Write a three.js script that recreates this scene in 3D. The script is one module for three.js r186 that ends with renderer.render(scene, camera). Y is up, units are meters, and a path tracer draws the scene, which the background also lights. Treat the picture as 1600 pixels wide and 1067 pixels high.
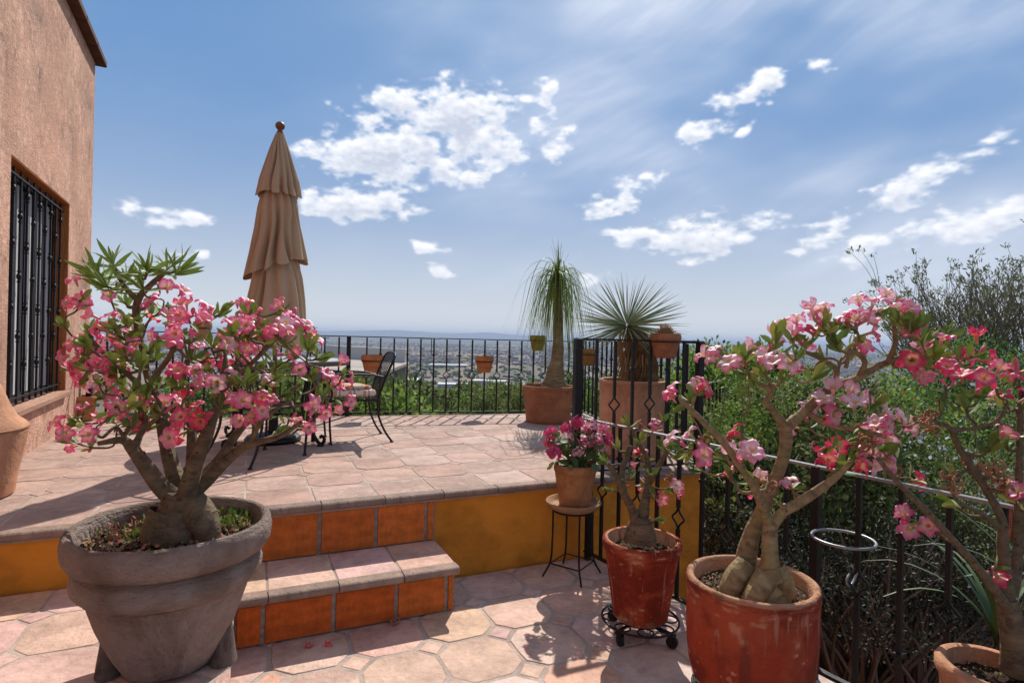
import * as THREE from 'three';
import { mergeGeometries, toCreasedNormals } from 'three/addons/utils/BufferGeometryUtils.js';
import { RoundedBoxGeometry } from 'three/addons/geometries/RoundedBoxGeometry.js';

// ------------------------------------------------------------------ camera, sky, sun, exposure
const scene = new THREE.Scene();
const F = 900, CX = 800, CY = 528, EYE = 1.0, ROLL = THREE.MathUtils.degToRad(1.3);
const camera = new THREE.PerspectiveCamera(2 * THREE.MathUtils.radToDeg(Math.atan(533.5 / F)), 1600 / 1067, 0.05, 90000);
camera.position.set(0, EYE, 0);
camera.rotation.z = ROLL;
camera.setViewOffset(1600, 1067, 0, 5.5, 1600, 1067);
const SUN_DIR = new THREE.Vector3(0.14, 1, -0.92).normalize();
const SUN_POWER = 4.9, EXPOSURE = 1.12, HAZE = 6.5e-5;

let seedState = 12345;
const reseed = (s) => { seedState = s | 0; };
const rnd = () => { seedState = (seedState + 0x6d2b79f5) | 0; let t = Math.imul(seedState ^ (seedState >>> 15), 1 | seedState); t = (t + Math.imul(t ^ (t >>> 7), 61 | t)) ^ t; return ((t ^ (t >>> 14)) >>> 0) / 4294967296; };
const rr = (a, b) => a + (b - a) * rnd();
const pick = (a) => a[Math.floor(rnd() * a.length)];
const V = (x, y, z) => new THREE.Vector3(x, y, z);
const { lerp, clamp, smoothstep, degToRad } = THREE.MathUtils;

// lattice noise (per = period in cells, 0 = none)
const hash = (x, y, s) => { let h = Math.imul(x, 374761393) + Math.imul(y, 668265263) + Math.imul(s, 1442695041); h = Math.imul(h ^ (h >>> 13), 1274126177); return ((h ^ (h >>> 16)) >>> 0) / 4294967296; };
function vn(x, y, per = 0, s = 0) {
  const ix = Math.floor(x), iy = Math.floor(y), fx = x - ix, fy = y - iy, u = fx * fx * (3 - 2 * fx), v = fy * fy * (3 - 2 * fy);
  const m = per ? (k) => ((k % per) + per) % per : (k) => k;
  const a = hash(m(ix), m(iy), s), b = hash(m(ix + 1), m(iy), s), c = hash(m(ix), m(iy + 1), s), d = hash(m(ix + 1), m(iy + 1), s);
  return a + (b - a) * u + (c - a) * v + (a - b - c + d) * u * v;
}
function fbm(x, y, oct = 4, per = 0, s = 0, gain = 0.5) {
  let sum = 0, a = 1, n = 0;
  for (let i = 0; i < oct; i++) { sum += a * vn(x, y, per, s + i * 17); n += a; a *= gain; x *= 2; y *= 2; per *= 2; }
  return sum / n;
}

// sky: air, veil and cumulus by direction (azimuth, elevation in degrees; 0 azimuth is the way the camera looks)
const W_SKY = 4096, H_SKY = 2048;
const CLOUDS = [  // azimuth, elevation, half width, half height, tilt, strength
  [-6.6, 21.0, 8.6, 3.0, 4, 1.15], [-2.2, 19.2, 3.2, 3.4, 0, 1.0], [-13.5, 16.6, 7.4, 2.5, 6, 1.15], [-9.0, 17.6, 5.0, 2.6, 10, 1.0], [-15.3, 12.2, 5.4, 1.5, 4, 1.0],
  [-4.4, 15.2, 2.4, 0.8, 8, 0.85], [-31.4, 9.8, 3.6, 0.75, 0, 0.95], [2.2, 23.0, 1.7, 0.9, 20, 0.75], [4.2, 18.8, 1.6, 1.3, 30, 0.6], [23.0, 22.2, 4.9, 1.15, 8, 0.95],
  [18.4, 19.2, 2.9, 1.2, 24, 0.95], [10.6, 14.1, 3.7, 1.5, 22, 0.95], [17.4, 10.3, 7.0, 1.7, 2, 1.0], [35.6, 13.6, 6.5, 1.4, 26, 0.82], [36.2, 9.4, 8.0, 1.2, 12, 0.8],
  [27.4, 8.9, 2.5, 0.75, 14, 0.85], [-8.0, 8.4, 1.4, 0.5, 0, 0.8], [-6.9, 6.6, 1.3, 0.4, 0, 0.6], [-29, 6.5, 1.0, 0.4, 0, 0.7], [18.6, 7.9, 3.0, 0.5, 0, 0.7], [-19.0, 11.2, 1.6, 0.45, 0, 0.7], [8.5, 6.2, 2.2, 0.5, 0, 0.5],
  [-40.0, 12.0, 3.0, 0.6, 0, 0.7], [21.5, 18.9, 1.3, 0.5, 30, 0.6], [0.3, 17.4, 1.2, 0.8, 10, 0.4],
];
function cloudField(az, el, oct) {  // >0 inside a cloud
  const wx = (fbm(az * 0.42 + 31, el * 0.42 + 7, 3, 0, 5) - 0.5) * 3.2, wy = (fbm(az * 0.42 + 3, el * 0.5 + 71, 3, 0, 9) - 0.5) * 1.7;
  let m = -3;
  for (const [ca, ce, hw, hh, tilt, st] of CLOUDS) {
    const dx0 = az + wx - ca, dy0 = el + wy - ce;
    if (dx0 * dx0 + dy0 * dy0 > (hw * 1.8 + 2) ** 2) continue;
    const t = tilt * Math.PI / 180, dx = (dx0 * Math.cos(t) + dy0 * Math.sin(t)) / hw, dy = (-dx0 * Math.sin(t) + dy0 * Math.cos(t)) / hh;
    m = Math.max(m, st * (1 - Math.pow(dx * dx + dy * dy, 0.8)));
  }
  if (Math.abs(az) > 47) {  // the same kind of scattered cumulus all round
    const c = fbm(az * 0.07 + 200, el * 0.16 + 9, 3, 0, 77);
    m = Math.max(m, (c - 0.62) * 5 - 1.2 * (1 - smoothstep(Math.abs(az), 47, 56)));
  }
  if (m <= -0.75) return -1;
  const n = fbm(az * 0.55 + 11, el * 1.15 + 5, Math.min(oct, 5), 0, 21, 0.56);
  return m * 0.9 + (n - 0.5) * 2.9 + 0.06;
}
function skyAt(az, el, oct) {
  const e = Math.max(el, 0), az0 = az > 180 ? az - 360 : az;
  const dir = V(Math.sin(az * Math.PI / 180) * Math.cos(el * Math.PI / 180), Math.sin(el * Math.PI / 180), -Math.cos(az * Math.PI / 180) * Math.cos(el * Math.PI / 180));
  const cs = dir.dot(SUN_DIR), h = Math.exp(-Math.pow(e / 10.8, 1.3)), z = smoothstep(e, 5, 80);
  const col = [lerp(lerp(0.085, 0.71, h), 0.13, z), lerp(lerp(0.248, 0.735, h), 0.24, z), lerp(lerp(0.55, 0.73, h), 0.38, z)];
  const glow = 0.27 * Math.pow(Math.max(0, cs), 7) + 0.25 * Math.pow(Math.max(0, cs), 40);
  const veil = smoothstep(fbm(az0 * 0.045 + el * 0.05 + 40, el * 0.11 - az0 * 0.02 + 3, 4, 0, 55), 0.2, 0.75) * smoothstep(e, 0, 8) * (0.06 + 0.94 * smoothstep(az0, -26, 16) * (1 - 0.6 * smoothstep(az0, 70, 150)));
  const sw = fbm(az0 * 0.06, el * 0.09, 3, 0, 95) * 3, streak = Math.pow(fbm(az0 * 0.10 + el * 0.16 + sw, el * 0.62 - az0 * 0.22 + sw, 5, 0, 91, 0.6), 1.5) * 1.7;
  const white = [0.66, 0.72, 0.85], k = clamp(veil * (0.30 + 0.42 * streak) + glow * 0.75, 0, 0.9);
  for (let i = 0; i < 3; i++) col[i] = lerp(col[i], white[i], k) + glow * 0.12;
  if (el > 0.2) {
    const d = cloudField(az0, el, oct);
    const a = Math.pow(smoothstep(d, -0.2, 0.85), 1.35) * smoothstep(el, 1.5, 5);
    if (a > 0) {
      const above = cloudField(az0 - 0.15, el + 0.5, Math.min(oct, 5)), far = cloudField(az0 - 0.2, el + 1.2, 3), fluff = fbm(az0 * 1.7 + 3, el * 2.4 + 8, Math.min(oct, 5), 0, 131, 0.6);
      const thick = clamp((Math.max(0, above) * 0.5 + Math.max(0, far) * 0.42 + (fluff - 0.5) * 0.9) * 0.85, 0, 1) * smoothstep(d, 0.15, 0.8);
      const low = Math.exp(-e / 10) * 0.45, lit = [lerp(1.02, 0.54, thick), lerp(1.03, 0.59, thick), lerp(1.06, 0.71, thick)];
      for (let i = 0; i < 3; i++) col[i] = lerp(col[i], lerp(lit[i], [0.74, 0.755, 0.83][i], low), a * 0.97);
    }
  }
  return col;
}
function buildSky() {
  const data = new Float32Array(W_SKY * H_SKY * 4), set = (c, r, p) => { const o = (r * W_SKY + c) * 4; data[o] = p[0]; data[o + 1] = p[1]; data[o + 2] = p[2]; data[o + 3] = 1; };
  const azOf = (c) => ((c + 0.5) / W_SKY - 0.5) * 360 + 90, elOf = (r) => ((r + 0.5) / H_SKY - 0.5) * 180, S = 8;
  const coarse = [];
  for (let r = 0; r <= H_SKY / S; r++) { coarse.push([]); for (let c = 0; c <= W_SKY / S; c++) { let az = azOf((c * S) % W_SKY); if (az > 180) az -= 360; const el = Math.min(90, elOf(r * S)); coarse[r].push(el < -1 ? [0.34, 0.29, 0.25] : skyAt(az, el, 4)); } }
  for (let r = 0; r < H_SKY; r++) {
    const el = elOf(r), y = r / S, y0 = Math.floor(y), fy = y - y0;
    for (let c = 0; c < W_SKY; c++) {
      let az = azOf(c); if (az > 180) az -= 360;
      if (el > -1 && el < 34 && Math.abs(az) < 46) { set(c, r, skyAt(az, el, 6)); continue; }
      const x = c / S, x0 = Math.floor(x), fx = x - x0, a = coarse[y0][x0], b = coarse[y0][x0 + 1], p = coarse[y0 + 1][x0], q = coarse[y0 + 1][x0 + 1];
      set(c, r, [0, 1, 2].map((i) => lerp(lerp(a[i], b[i], fx), lerp(p[i], q[i], fx), fy)));
    }
  }
  const t = new THREE.DataTexture(data, W_SKY, H_SKY, THREE.RGBAFormat, THREE.FloatType);
  t.mapping = THREE.EquirectangularReflectionMapping; t.magFilter = THREE.LinearFilter; t.needsUpdate = true;
  return t;
}
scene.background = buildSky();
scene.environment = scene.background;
scene.fog = new THREE.FogExp2(new THREE.Color().setRGB(0.60, 0.71, 0.95), HAZE);
const sun = new THREE.DirectionalLight(new THREE.Color().setRGB(1, 0.94, 0.84), SUN_POWER);
sun.name = 'sun';
sun.position.copy(SUN_DIR).multiplyScalar(40);
sun.castShadow = true;
Object.assign(sun.shadow.camera, { left: -15, right: 15, top: 15, bottom: -15, near: 1, far: 100 });
sun.shadow.mapSize.set(4096, 4096);
scene.add(sun, sun.target);

// ------------------------------------------------------------------ helpers
const RC = Math.cos(ROLL), RS = Math.sin(ROLL);
function ray(px, py) { const x = px - CX, y = py - CY; return [(x * RC + y * RS) / F, (-x * RS + y * RC) / F]; }
const at = (px, py, d) => { const [a, b] = ray(px, py); return V(a * d, EYE - b * d, -d); };          // a point seen at a place, d metres away
const on = (px, py, y = 0) => { const [a, b] = ray(px, py), d = (EYE - y) / b; return V(a * d, y, -d); };  // a point on the level y
const ANG = degToRad(24.5), AC = Math.cos(ANG), AS = Math.sin(ANG), O0 = [-0.3226, 3.7434];
const W2 = (u, v) => [O0[0] + u * AC - v * AS, O0[1] + u * AS + v * AC];   // terrace axes: u along the front edge, v away
const W3 = (u, v, y) => { const [x, d] = W2(u, v); return V(x, y, -d); };
const FLOOR = -0.56;

const used = {};
function numbered(n) { const k = used[n] = (used[n] ?? -1) + 1; return k ? n + '_' + String(k).padStart(3, '0') : n; }
function shadow(o) { o.castShadow = o.receiveShadow = true; return o; }
function obj(name, geo, m, parent = scene) {
  const g = Array.isArray(geo) ? mergeGeometries(geo.map((x) => { const y = x.index ? x.toNonIndexed() : x.clone(); for (const k of Object.keys(y.attributes)) if (!['position', 'normal', 'uv', 'color'].includes(k)) y.deleteAttribute(k); return y; })) : geo;
  if (!g) throw new Error('merge failed: ' + name);
  const o = shadow(new THREE.Mesh(g, m)); o.name = parent === scene ? numbered(name) : name; parent.add(o); return o;
}
function tag(o, label, category, group) { o.userData.label = label; o.userData.category = category; if (group) o.userData.group = group; return o; }
function thing(name, label, category, p = V(0, 0, 0), turn = 0, group) { const o = new THREE.Group(); o.name = numbered(name); scene.add(o); o.position.copy(p); o.rotation.y = turn; return tag(o, label, category, group); }
function copyOf(root, label, p, turn = 0, s = 1) { const r = root.clone(); r.name = numbered(root.name.replace(/_\d{3}$/, '')); scene.add(r); r.position.copy(p); r.rotation.y = turn; r.scale.setScalar(s); r.userData = { ...root.userData, label }; return r; }
function struct(o) { o.userData.kind = 'structure'; return o; }
const tf = (g, x, y, z, rx = 0, ry = 0, rz = 0, s = 1) => g.applyMatrix4(new THREE.Matrix4().compose(V(x, y, z), new THREE.Quaternion().setFromEuler(new THREE.Euler(rx, ry, rz)), typeof s === 'number' ? V(s, s, s) : s));
const box = (w, h, d, x = 0, y = 0, z = 0, ry = 0) => tf(new THREE.BoxGeometry(w, h, d), x, y, z, 0, ry, 0);
const rbox = (w, h, d, r, x = 0, y = 0, z = 0) => new RoundedBoxGeometry(w, h, d, 2, r).translate(x, y, z);
function bar(a, b, w, h = w) { const d = b.clone().sub(a), l = d.length(), g = new THREE.BoxGeometry(w, l, h), q = new THREE.Quaternion().setFromUnitVectors(V(0, 1, 0), d.normalize()); return g.applyQuaternion(q).translate((a.x + b.x) / 2, (a.y + b.y) / 2, (a.z + b.z) / 2); }
function wire(pts, r, seg = 24, rad = 7, closed = false) { return new THREE.TubeGeometry(new THREE.CatmullRomCurve3(pts, closed), seg, r, rad, closed); }
function lathe(profile, seg = 56) { return new THREE.LatheGeometry(profile.map(([r, y]) => new THREE.Vector2(Math.max(r, 0.0001), y)), seg); }
// tapered, slightly knobbly tube: pts are vectors, rs radii
function limb(pts, rs, { rad = 9, step = 5, knob = 0.06, seed = 1 } = {}) {
  const curve = new THREE.CatmullRomCurve3(pts, false, 'centripetal'), n = Math.max(3, (pts.length - 1) * step), pos = [], uv = [], idx = [], nor = V(0, 0, 0), bin = V(0, 0, 0);
  let prev = null;
  const len = curve.getLength();
  for (let i = 0; i <= n; i++) {
    const t = i / n, p = curve.getPoint(t), tan = curve.getTangent(t), k = t * (pts.length - 1), k0 = Math.min(Math.floor(k), pts.length - 2), r = lerp(rs[k0], rs[k0 + 1], k - k0);
    if (!prev) { nor.set(Math.abs(tan.y) > 0.9 ? 1 : 0, Math.abs(tan.y) > 0.9 ? 0 : 1, 0.1); } else nor.copy(prev);
    nor.addScaledVector(tan, -nor.dot(tan)).normalize(); prev = nor.clone(); bin.crossVectors(tan, nor);
    for (let j = 0; j <= rad; j++) {
      const a = (j % rad) / rad * Math.PI * 2, q = r * (1 + knob * 2 * (vn(t * len * 14 + seed * 7.3, (j % rad) * 0.9, 0, seed) - 0.5));
      pos.push(p.x + q * (Math.cos(a) * nor.x + Math.sin(a) * bin.x), p.y + q * (Math.cos(a) * nor.y + Math.sin(a) * bin.y), p.z + q * (Math.cos(a) * nor.z + Math.sin(a) * bin.z));
      uv.push(j / rad * Math.max(1, Math.round(r * 60)) * 0.25, t * len * 4);
      if (i < n && j < rad) { const b = i * (rad + 1) + j; idx.push(b, b + rad + 1, b + 1, b + 1, b + rad + 1, b + rad + 2); }
    }
  }
  const c = pos.length / 3, e = curve.getPoint(1); pos.push(e.x, e.y, e.z); uv.push(0, 0);
  for (let j = 0; j < rad; j++) idx.push(n * (rad + 1) + j, c, n * (rad + 1) + j + 1);
  const g = new THREE.BufferGeometry(); g.setAttribute('position', new THREE.Float32BufferAttribute(pos, 3)); g.setAttribute('uv', new THREE.Float32BufferAttribute(uv, 2)); g.setIndex(idx.map((x, i) => idx[i - (i % 3) + [0, 2, 1][i % 3]])); g.computeVertexNormals();
  return g;
}
const quiet = (g) => (g.index ? g.toNonIndexed() : g);
function grid(nu, nv, fn, col) {  // open surface fn(u, v) -> Vector3
  const pos = [], uv = [], c = [], idx = [];
  for (let j = 0; j <= nv; j++) for (let i = 0; i <= nu; i++) { const p = fn(i / nu, j / nv); pos.push(p.x, p.y, p.z); uv.push(i / nu, j / nv); if (col) c.push(...col(i / nu, j / nv)); }
  for (let j = 0; j < nv; j++) for (let i = 0; i < nu; i++) { const a = j * (nu + 1) + i, b = a + nu + 1; idx.push(a, a + 1, b, a + 1, b + 1, b); }
  const g = new THREE.BufferGeometry(); g.setAttribute('position', new THREE.Float32BufferAttribute(pos, 3)); g.setAttribute('uv', new THREE.Float32BufferAttribute(uv, 2)); if (col) g.setAttribute('color', new THREE.Float32BufferAttribute(c, 3)); g.setIndex(idx); g.computeVertexNormals(); return g;
}
function clip(poly, hull) {  // both as [x, d] lists; hull convex
  const area = hull.reduce((s, p, i) => { const q = hull[(i + 1) % hull.length]; return s + p[0] * q[1] - q[0] * p[1]; }, 0), sg = Math.sign(area);
  let out = poly;
  hull.forEach((p, i) => {
    const q = hull[(i + 1) % hull.length], side = (r) => sg * ((q[0] - p[0]) * (r[1] - p[1]) - (q[1] - p[1]) * (r[0] - p[0])), src = out; out = [];
    src.forEach((a, k) => { const b = src[(k + 1) % src.length], sa = side(a), sb = side(b); if (sa >= 0) out.push(a); if ((sa >= 0) !== (sb >= 0)) { const t = sa / (sa - sb); out.push([a[0] + t * (b[0] - a[0]), a[1] + t * (b[1] - a[1])]); } });
  });
  return out;
}
const areaOf = (p) => Math.abs(p.reduce((s, a, i) => { const b = p[(i + 1) % p.length]; return s + a[0] * b[1] - b[0] * a[1]; }, 0)) / 2;
function slab(poly, h, bevel = 0) {  // poly [x, d]; top at y = 0
  const s = new THREE.Shape(poly.map(([x, d]) => new THREE.Vector2(x, d)));
  return new THREE.ExtrudeGeometry(s, { depth: h - bevel, bevelEnabled: bevel > 0, bevelThickness: bevel, bevelSize: bevel, bevelOffset: -bevel, bevelSegments: 2, curveSegments: 1 }).rotateX(-Math.PI / 2).translate(0, -h, 0);
}

// ------------------------------------------------------------------ textures and materials
const toS = (x) => { x = clamp(x, 0, 1); return Math.round(255 * (x <= 0.0031308 ? 12.92 * x : 1.055 * Math.pow(x, 1 / 2.4) - 0.055)); };
function tex(n, fn, color = true, m = n) {
  const data = new Uint8Array(n * m * 4);
  for (let y = 0; y < m; y++) for (let x = 0; x < n; x++) { const p = fn(x / n, y / m), o = (y * n + x) * 4; if (color) { data[o] = toS(p[0]); data[o + 1] = toS(p[1]); data[o + 2] = toS(p[2]); } else data[o] = data[o + 1] = data[o + 2] = Math.round(255 * clamp(p, 0, 1)); data[o + 3] = 255; }
  const t = new THREE.DataTexture(data, n, m); t.wrapS = t.wrapT = THREE.RepeatWrapping; t.magFilter = THREE.LinearFilter; t.minFilter = THREE.LinearFilter; if (color) t.colorSpace = THREE.SRGBColorSpace; t.needsUpdate = true; return t;
}
const rep = (t, x, y = x, ox = 0, oy = 0) => { const c = t.clone(); c.repeat.set(x, y); c.offset.set(ox, oy); c.needsUpdate = true; return c; };
const RGB = (c) => new THREE.Color().setRGB(...c);
const std = (c, roughness = 0.8, o = {}) => new THREE.MeshPhysicalMaterial({ color: RGB(c), roughness, specularIntensity: o.metalness ? 1 : roughness > 0.6 ? 0.4 : 0.7, ...o });
const phys = (c, roughness = 0.8, o = {}) => new THREE.MeshPhysicalMaterial({ color: RGB(c), roughness, ...o });
const mix3 = (a, b, t) => [lerp(a[0], b[0], t), lerp(a[1], b[1], t), lerp(a[2], b[2], t)];

const T_FINE = tex(512, (u, v) => fbm(u * 24, v * 24, 5, 24, 3, 0.62), false);                 // fine grain
const T_STUCCO = tex(1024, (u, v) => { const n = fbm(u * 26, v * 26, 5, 26, 31, 0.6), r = 1 - Math.abs(2 * fbm(u * 14, v * 20, 3, 14 * 1, 61) - 1); return clamp(n * 0.75 + Math.pow(r, 5) * 0.3, 0, 1); }, false);
const T_CLAY = tex(512, (u, v) => { const n = fbm(u * 6, v * 6, 6, 6, 41, 0.6), f = fbm(u * 40, v * 40, 3, 40, 43), s = smoothstep(fbm(u * 9, v * 9, 4, 9, 47), 0.55, 0.75); const b = 0.62 + 0.42 * (n - 0.5) + 0.2 * (f - 0.5); return mix3([b, b * 0.97, b * 0.94], [0.86, 0.84, 0.82], s * 0.5); });
const T_MOTTLE = tex(512, (u, v) => { const n = fbm(u * 5, v * 5, 6, 5, 71, 0.62), s = fbm(u * 16, v * 3, 4, 16, 73); const b = 0.75 + 0.6 * (n - 0.5) + 0.25 * (s - 0.5); return [b, b, b]; });
const T_PLASTER = tex(1024, (u, v) => { const n = fbm(u * 4, v * 4, 6, 4, 81, 0.6), d = fbm(u * 44, v * 34, 4, 44, 85, 0.6), k = smoothstep(fbm(u * 7, v * 3, 5, 7, 87), 0.45, 0.75); const crack = Math.pow(1 - Math.abs(2 * fbm(u * 3 + 0.3 * n, v * 3 + 0.3 * d, 4, 3, 83) - 1), 60), pit = smoothstep(d, 0.36, 0.27); const b = 0.80 + 0.55 * (n - 0.5) + 0.75 * (d - 0.5) - 0.22 * pit - 0.25 * crack; return mix3([b, b * 0.98, b * 0.95], [0.60, 0.52, 0.47], k * 0.4); });
const T_BARK = tex(512, (u, v) => { const n = fbm(u * 8, v * 10, 5, 8, 91, 0.6), l = Math.pow(1 - Math.abs(2 * fbm(u * 6, v * 9, 4, 3, 93) - 1), 8), g = smoothstep(fbm(u * 4, v * 4, 5, 4, 97), 0.5, 0.75); const b = 0.72 + 0.8 * (n - 0.5) - 0.2 * l + 0.16 * g, q = smoothstep(fbm(u * 3, v * 3, 4, 3, 99), 0.45, 0.7); return [b * (1 - 0.08 * q), b * 0.96, b * (0.9 - 0.1 * q)]; });
const T_BARKB = tex(512, (u, v) => fbm(u * 8, v * 8, 5, 8, 95, 0.62), false);
const bump = (t, k, s) => ({ bumpMap: rep(t, k), bumpScale: s });

const M = {};
M.iron = std([0.018, 0.016, 0.017], 0.42, { metalness: 0.55, ...bump(T_FINE, 2, 0.001) });
M.ironSunTone = std([0.25, 0.25, 0.26], 0.4, { metalness: 0.5 });  // iron with the sun's brightness on the handrail put into its colour
M.grout = std([0.53, 0.42, 0.36], 0.95, { map: rep(T_MOTTLE, 1.4), ...bump(T_FINE, 2.3, 0.006) });
M.tile = []; M.tileLow = []; M.orange = [];
for (let i = 0; i < 12; i++) {
  reseed(100 + i);
  const j = rr(-0.06, 0.06), w = rr(0, 1), base = mix3([0.75, 0.48, 0.395], [0.71, 0.505, 0.43], w), low = mix3([0.83, 0.49, 0.38], [0.80, 0.59, 0.49], rnd()), k = i * 0.173;
  M.tile.push(std(base.map((c) => c * (0.82 + j)), rr(0.62, 0.8), { map: rep(T_CLAY, 0.9, 0.9, k, k * 1.7), bumpMap: rep(T_FINE, 1.1, 1.1, k, k), bumpScale: 0.006 }));
  M.tileLow.push(std(low.map((c) => c * (1.0 + rr(-0.08, 0.08))), rr(0.55, 0.75), { map: rep(T_CLAY, 1.1, 1.1, k + 0.4, k), bumpMap: rep(T_FINE, 1.3, 1.3, k, k * 2), bumpScale: 0.007 }));
  M.orange.push(std(mix3([0.64, 0.115, 0.016], [0.74, 0.20, 0.035], w).map((c) => c * (1 + j * 1.5)), 0.62, { map: rep(T_MOTTLE, 1.3, 1.3, k, k * 1.3), bumpMap: rep(T_FINE, 1.5, 1.5, k, 0), bumpScale: 0.003 }));
}
M.groutGrey = std([0.44, 0.36, 0.31], 0.95, { map: rep(T_MOTTLE, 2), ...bump(T_FINE, 3, 0.004) });
M.nosing = [0, 1, 2].map((i) => std([[0.40, 0.28, 0.23], [0.36, 0.26, 0.215], [0.43, 0.31, 0.25]][i], 0.72, { map: rep(T_CLAY, 2, 2, i * 0.3, i * 0.2), ...bump(T_FINE, 3, 0.004) }));
M.ochre = std([0.95, 0.37, 0.045], 0.85, { map: rep(T_CLAY, 0.45), ...bump(T_STUCCO, 0.9, 0.006) });
M.stucco = std([0.84, 0.50, 0.375], 0.92, { map: rep(T_PLASTER, 0.5), ...bump(T_STUCCO, 2.1, 0.007) });
M.reveal = std([0.76, 0.27, 0.085], 0.9, { map: rep(T_PLASTER, 0.7), ...bump(T_STUCCO, 1.2, 0.006) });
M.coping = std([0.13, 0.06, 0.04], 0.85, { map: rep(T_MOTTLE, 2) });
const clayMat = (c, k = 1, o = {}) => std(c, 0.82, { map: rep(T_CLAY, 2.2 * k, 1.1 * k, rnd(), rnd()), ...bump(T_FINE, 3 * k, 0.004), ...o });
reseed(7);
M.terracotta = clayMat([0.52, 0.22, 0.115]);
M.terracottaOrange = clayMat([0.66, 0.26, 0.10]);
M.terracottaPale = clayMat([0.72, 0.37, 0.22]);
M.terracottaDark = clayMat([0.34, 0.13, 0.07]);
M.terracottaTan = clayMat([0.60, 0.35, 0.20]);
M.potBrown = clayMat([0.56, 0.27, 0.12]);
M.mustard = clayMat([0.42, 0.33, 0.06]);
M.mustardBrown = clayMat([0.40, 0.22, 0.07]);
const wornRed = (seed, edge) => tex(768, (u, v) => {   // v runs up the pot's outside, over the rim and in
  const n = fbm(u * 10, v * 8, 6, 10, seed, 0.6), f = fbm(u * 48, v * 40, 3, 48, seed + 3), p = fbm(u * 7, v * 6, 5, 7, seed + 21, 0.62), drip = fbm(u * 70, v * 4, 4, 70, seed + 5);
  let c = mix3([0.30, 0.042, 0.018], [0.17, 0.023, 0.011], smoothstep(n, 0.3, 0.7));
  c = mix3(c, [0.40, 0.085, 0.038], smoothstep(p, 0.42, 0.62) * 0.55);
  const rim = smoothstep(v, edge - 0.10, edge + 0.03), clay = mix3([0.50, 0.22, 0.10], [0.60, 0.38, 0.26], f);
  c = mix3(c, clay, smoothstep(p * 0.75 + f * 0.35, 0.62, 0.76) * 0.4);
  c = mix3(c, clay, smoothstep(n * 0.7 + f * 0.3 + rim * 0.45, 0.66, 0.80) * rim);
  c = mix3(c, clay, smoothstep(f, 0.75, 0.81) * 0.4);
  c = mix3(c, [0.48, 0.27, 0.20], smoothstep(drip * 0.8 + n * 0.25, 0.69, 0.78) * (1 - rim) * 0.4);
  c = mix3(c, [0.09, 0.03, 0.02], smoothstep(fbm(u * 30, v * 3, 4, 30, seed + 15), 0.6, 0.75) * 0.5);
  const foot = smoothstep(n * 0.5 + (0.2 - v) * 2.2, 0.42, 0.6); return mix3(c, [0.50, 0.29, 0.19], foot * 0.75);
}, true, 512);
M.redPot = std([1, 1, 1], 0.88, { map: wornRed(211, 0.86), bumpMap: rep(T_FINE, 4, 3), bumpScale: 0.007 });
M.redPotBig = std([1, 1, 1], 0.84, { map: wornRed(311, 0.665), bumpMap: rep(T_FINE, 5, 3), bumpScale: 0.008 });
M.stonePot = std([1, 1, 1], 0.92, { map: tex(512, (u, v) => { const n = fbm(u * 10, v * 10, 6, 10, 411, 0.62), f = fbm(u * 60, v * 60, 3, 60, 413), d = fbm(u * 12, v * 3, 4, 12, 417); let c = mix3([0.16, 0.115, 0.095], [0.33, 0.26, 0.225], n * 0.8 + f * 0.35); return mix3(c, [0.11, 0.07, 0.045], smoothstep(d, 0.5, 0.75) * 0.55); }), bumpMap: rep(T_FINE, 5, 3), bumpScale: 0.014 });
M.soil = std([0.055, 0.034, 0.022], 1, { map: rep(T_MOTTLE, 3), ...bump(T_FINE, 2, 0.03) });
M.gravel = std([0.15, 0.105, 0.07], 1, { map: rep(T_MOTTLE, 4), ...bump(T_FINE, 3, 0.03) });
M.bark = std([0.205, 0.15, 0.105], 0.85, { map: T_BARK, bumpMap: T_BARKB, bumpScale: 0.009 });
M.barkTan = std([0.36, 0.265, 0.155], 0.8, { map: T_BARK, bumpMap: T_BARKB, bumpScale: 0.007 });
M.twig = std([0.20, 0.145, 0.10], 0.85, { map: T_BARK });
M.bare = std([0.17, 0.13, 0.11], 0.95);
const leafMat = (c, t = 0.35, o = {}) => phys(c, 0.58, { specularIntensity: 0.6, transmission: t, thickness: 0, side: THREE.DoubleSide, ...o });
M.leaf = [[0.19, 0.27, 0.045], [0.25, 0.31, 0.055], [0.14, 0.22, 0.045], [0.33, 0.35, 0.075], [0.11, 0.18, 0.04]].map((c) => leafMat(c, 0.5));
M.leafDark = [[0.12, 0.19, 0.05], [0.17, 0.23, 0.07], [0.09, 0.15, 0.045]].map((c) => leafMat(c, 0.4));
M.petal = phys([1, 1, 1], 0.6, { vertexColors: true, transmission: 0.5, thickness: 0, side: THREE.DoubleSide });
M.bud = phys([0.72, 0.12, 0.25], 0.6, { transmission: 0.2 });
M.dry = phys([0.34, 0.14, 0.06], 0.9, { transmission: 0.2, side: THREE.DoubleSide });
M.yucca = [[0.22, 0.29, 0.15], [0.29, 0.34, 0.20], [0.15, 0.20, 0.11]].map((c) => leafMat(c, 0.15));
M.pony = [[0.20, 0.27, 0.045], [0.28, 0.33, 0.06], [0.13, 0.19, 0.04]].map((c) => leafMat(c, 0.4));
M.strap = [[0.045, 0.085, 0.025], [0.07, 0.11, 0.03]].map((c) => leafMat(c, 0.25));
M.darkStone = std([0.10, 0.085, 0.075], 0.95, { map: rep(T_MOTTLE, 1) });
M.thatch = std([0.40, 0.25, 0.12], 0.95, { side: THREE.DoubleSide });
M.shag = std([0.27, 0.155, 0.075], 1, { map: rep(T_BARK, 3, 1), bumpMap: rep(T_BARKB, 4, 1), bumpScale: 0.04 });
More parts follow.
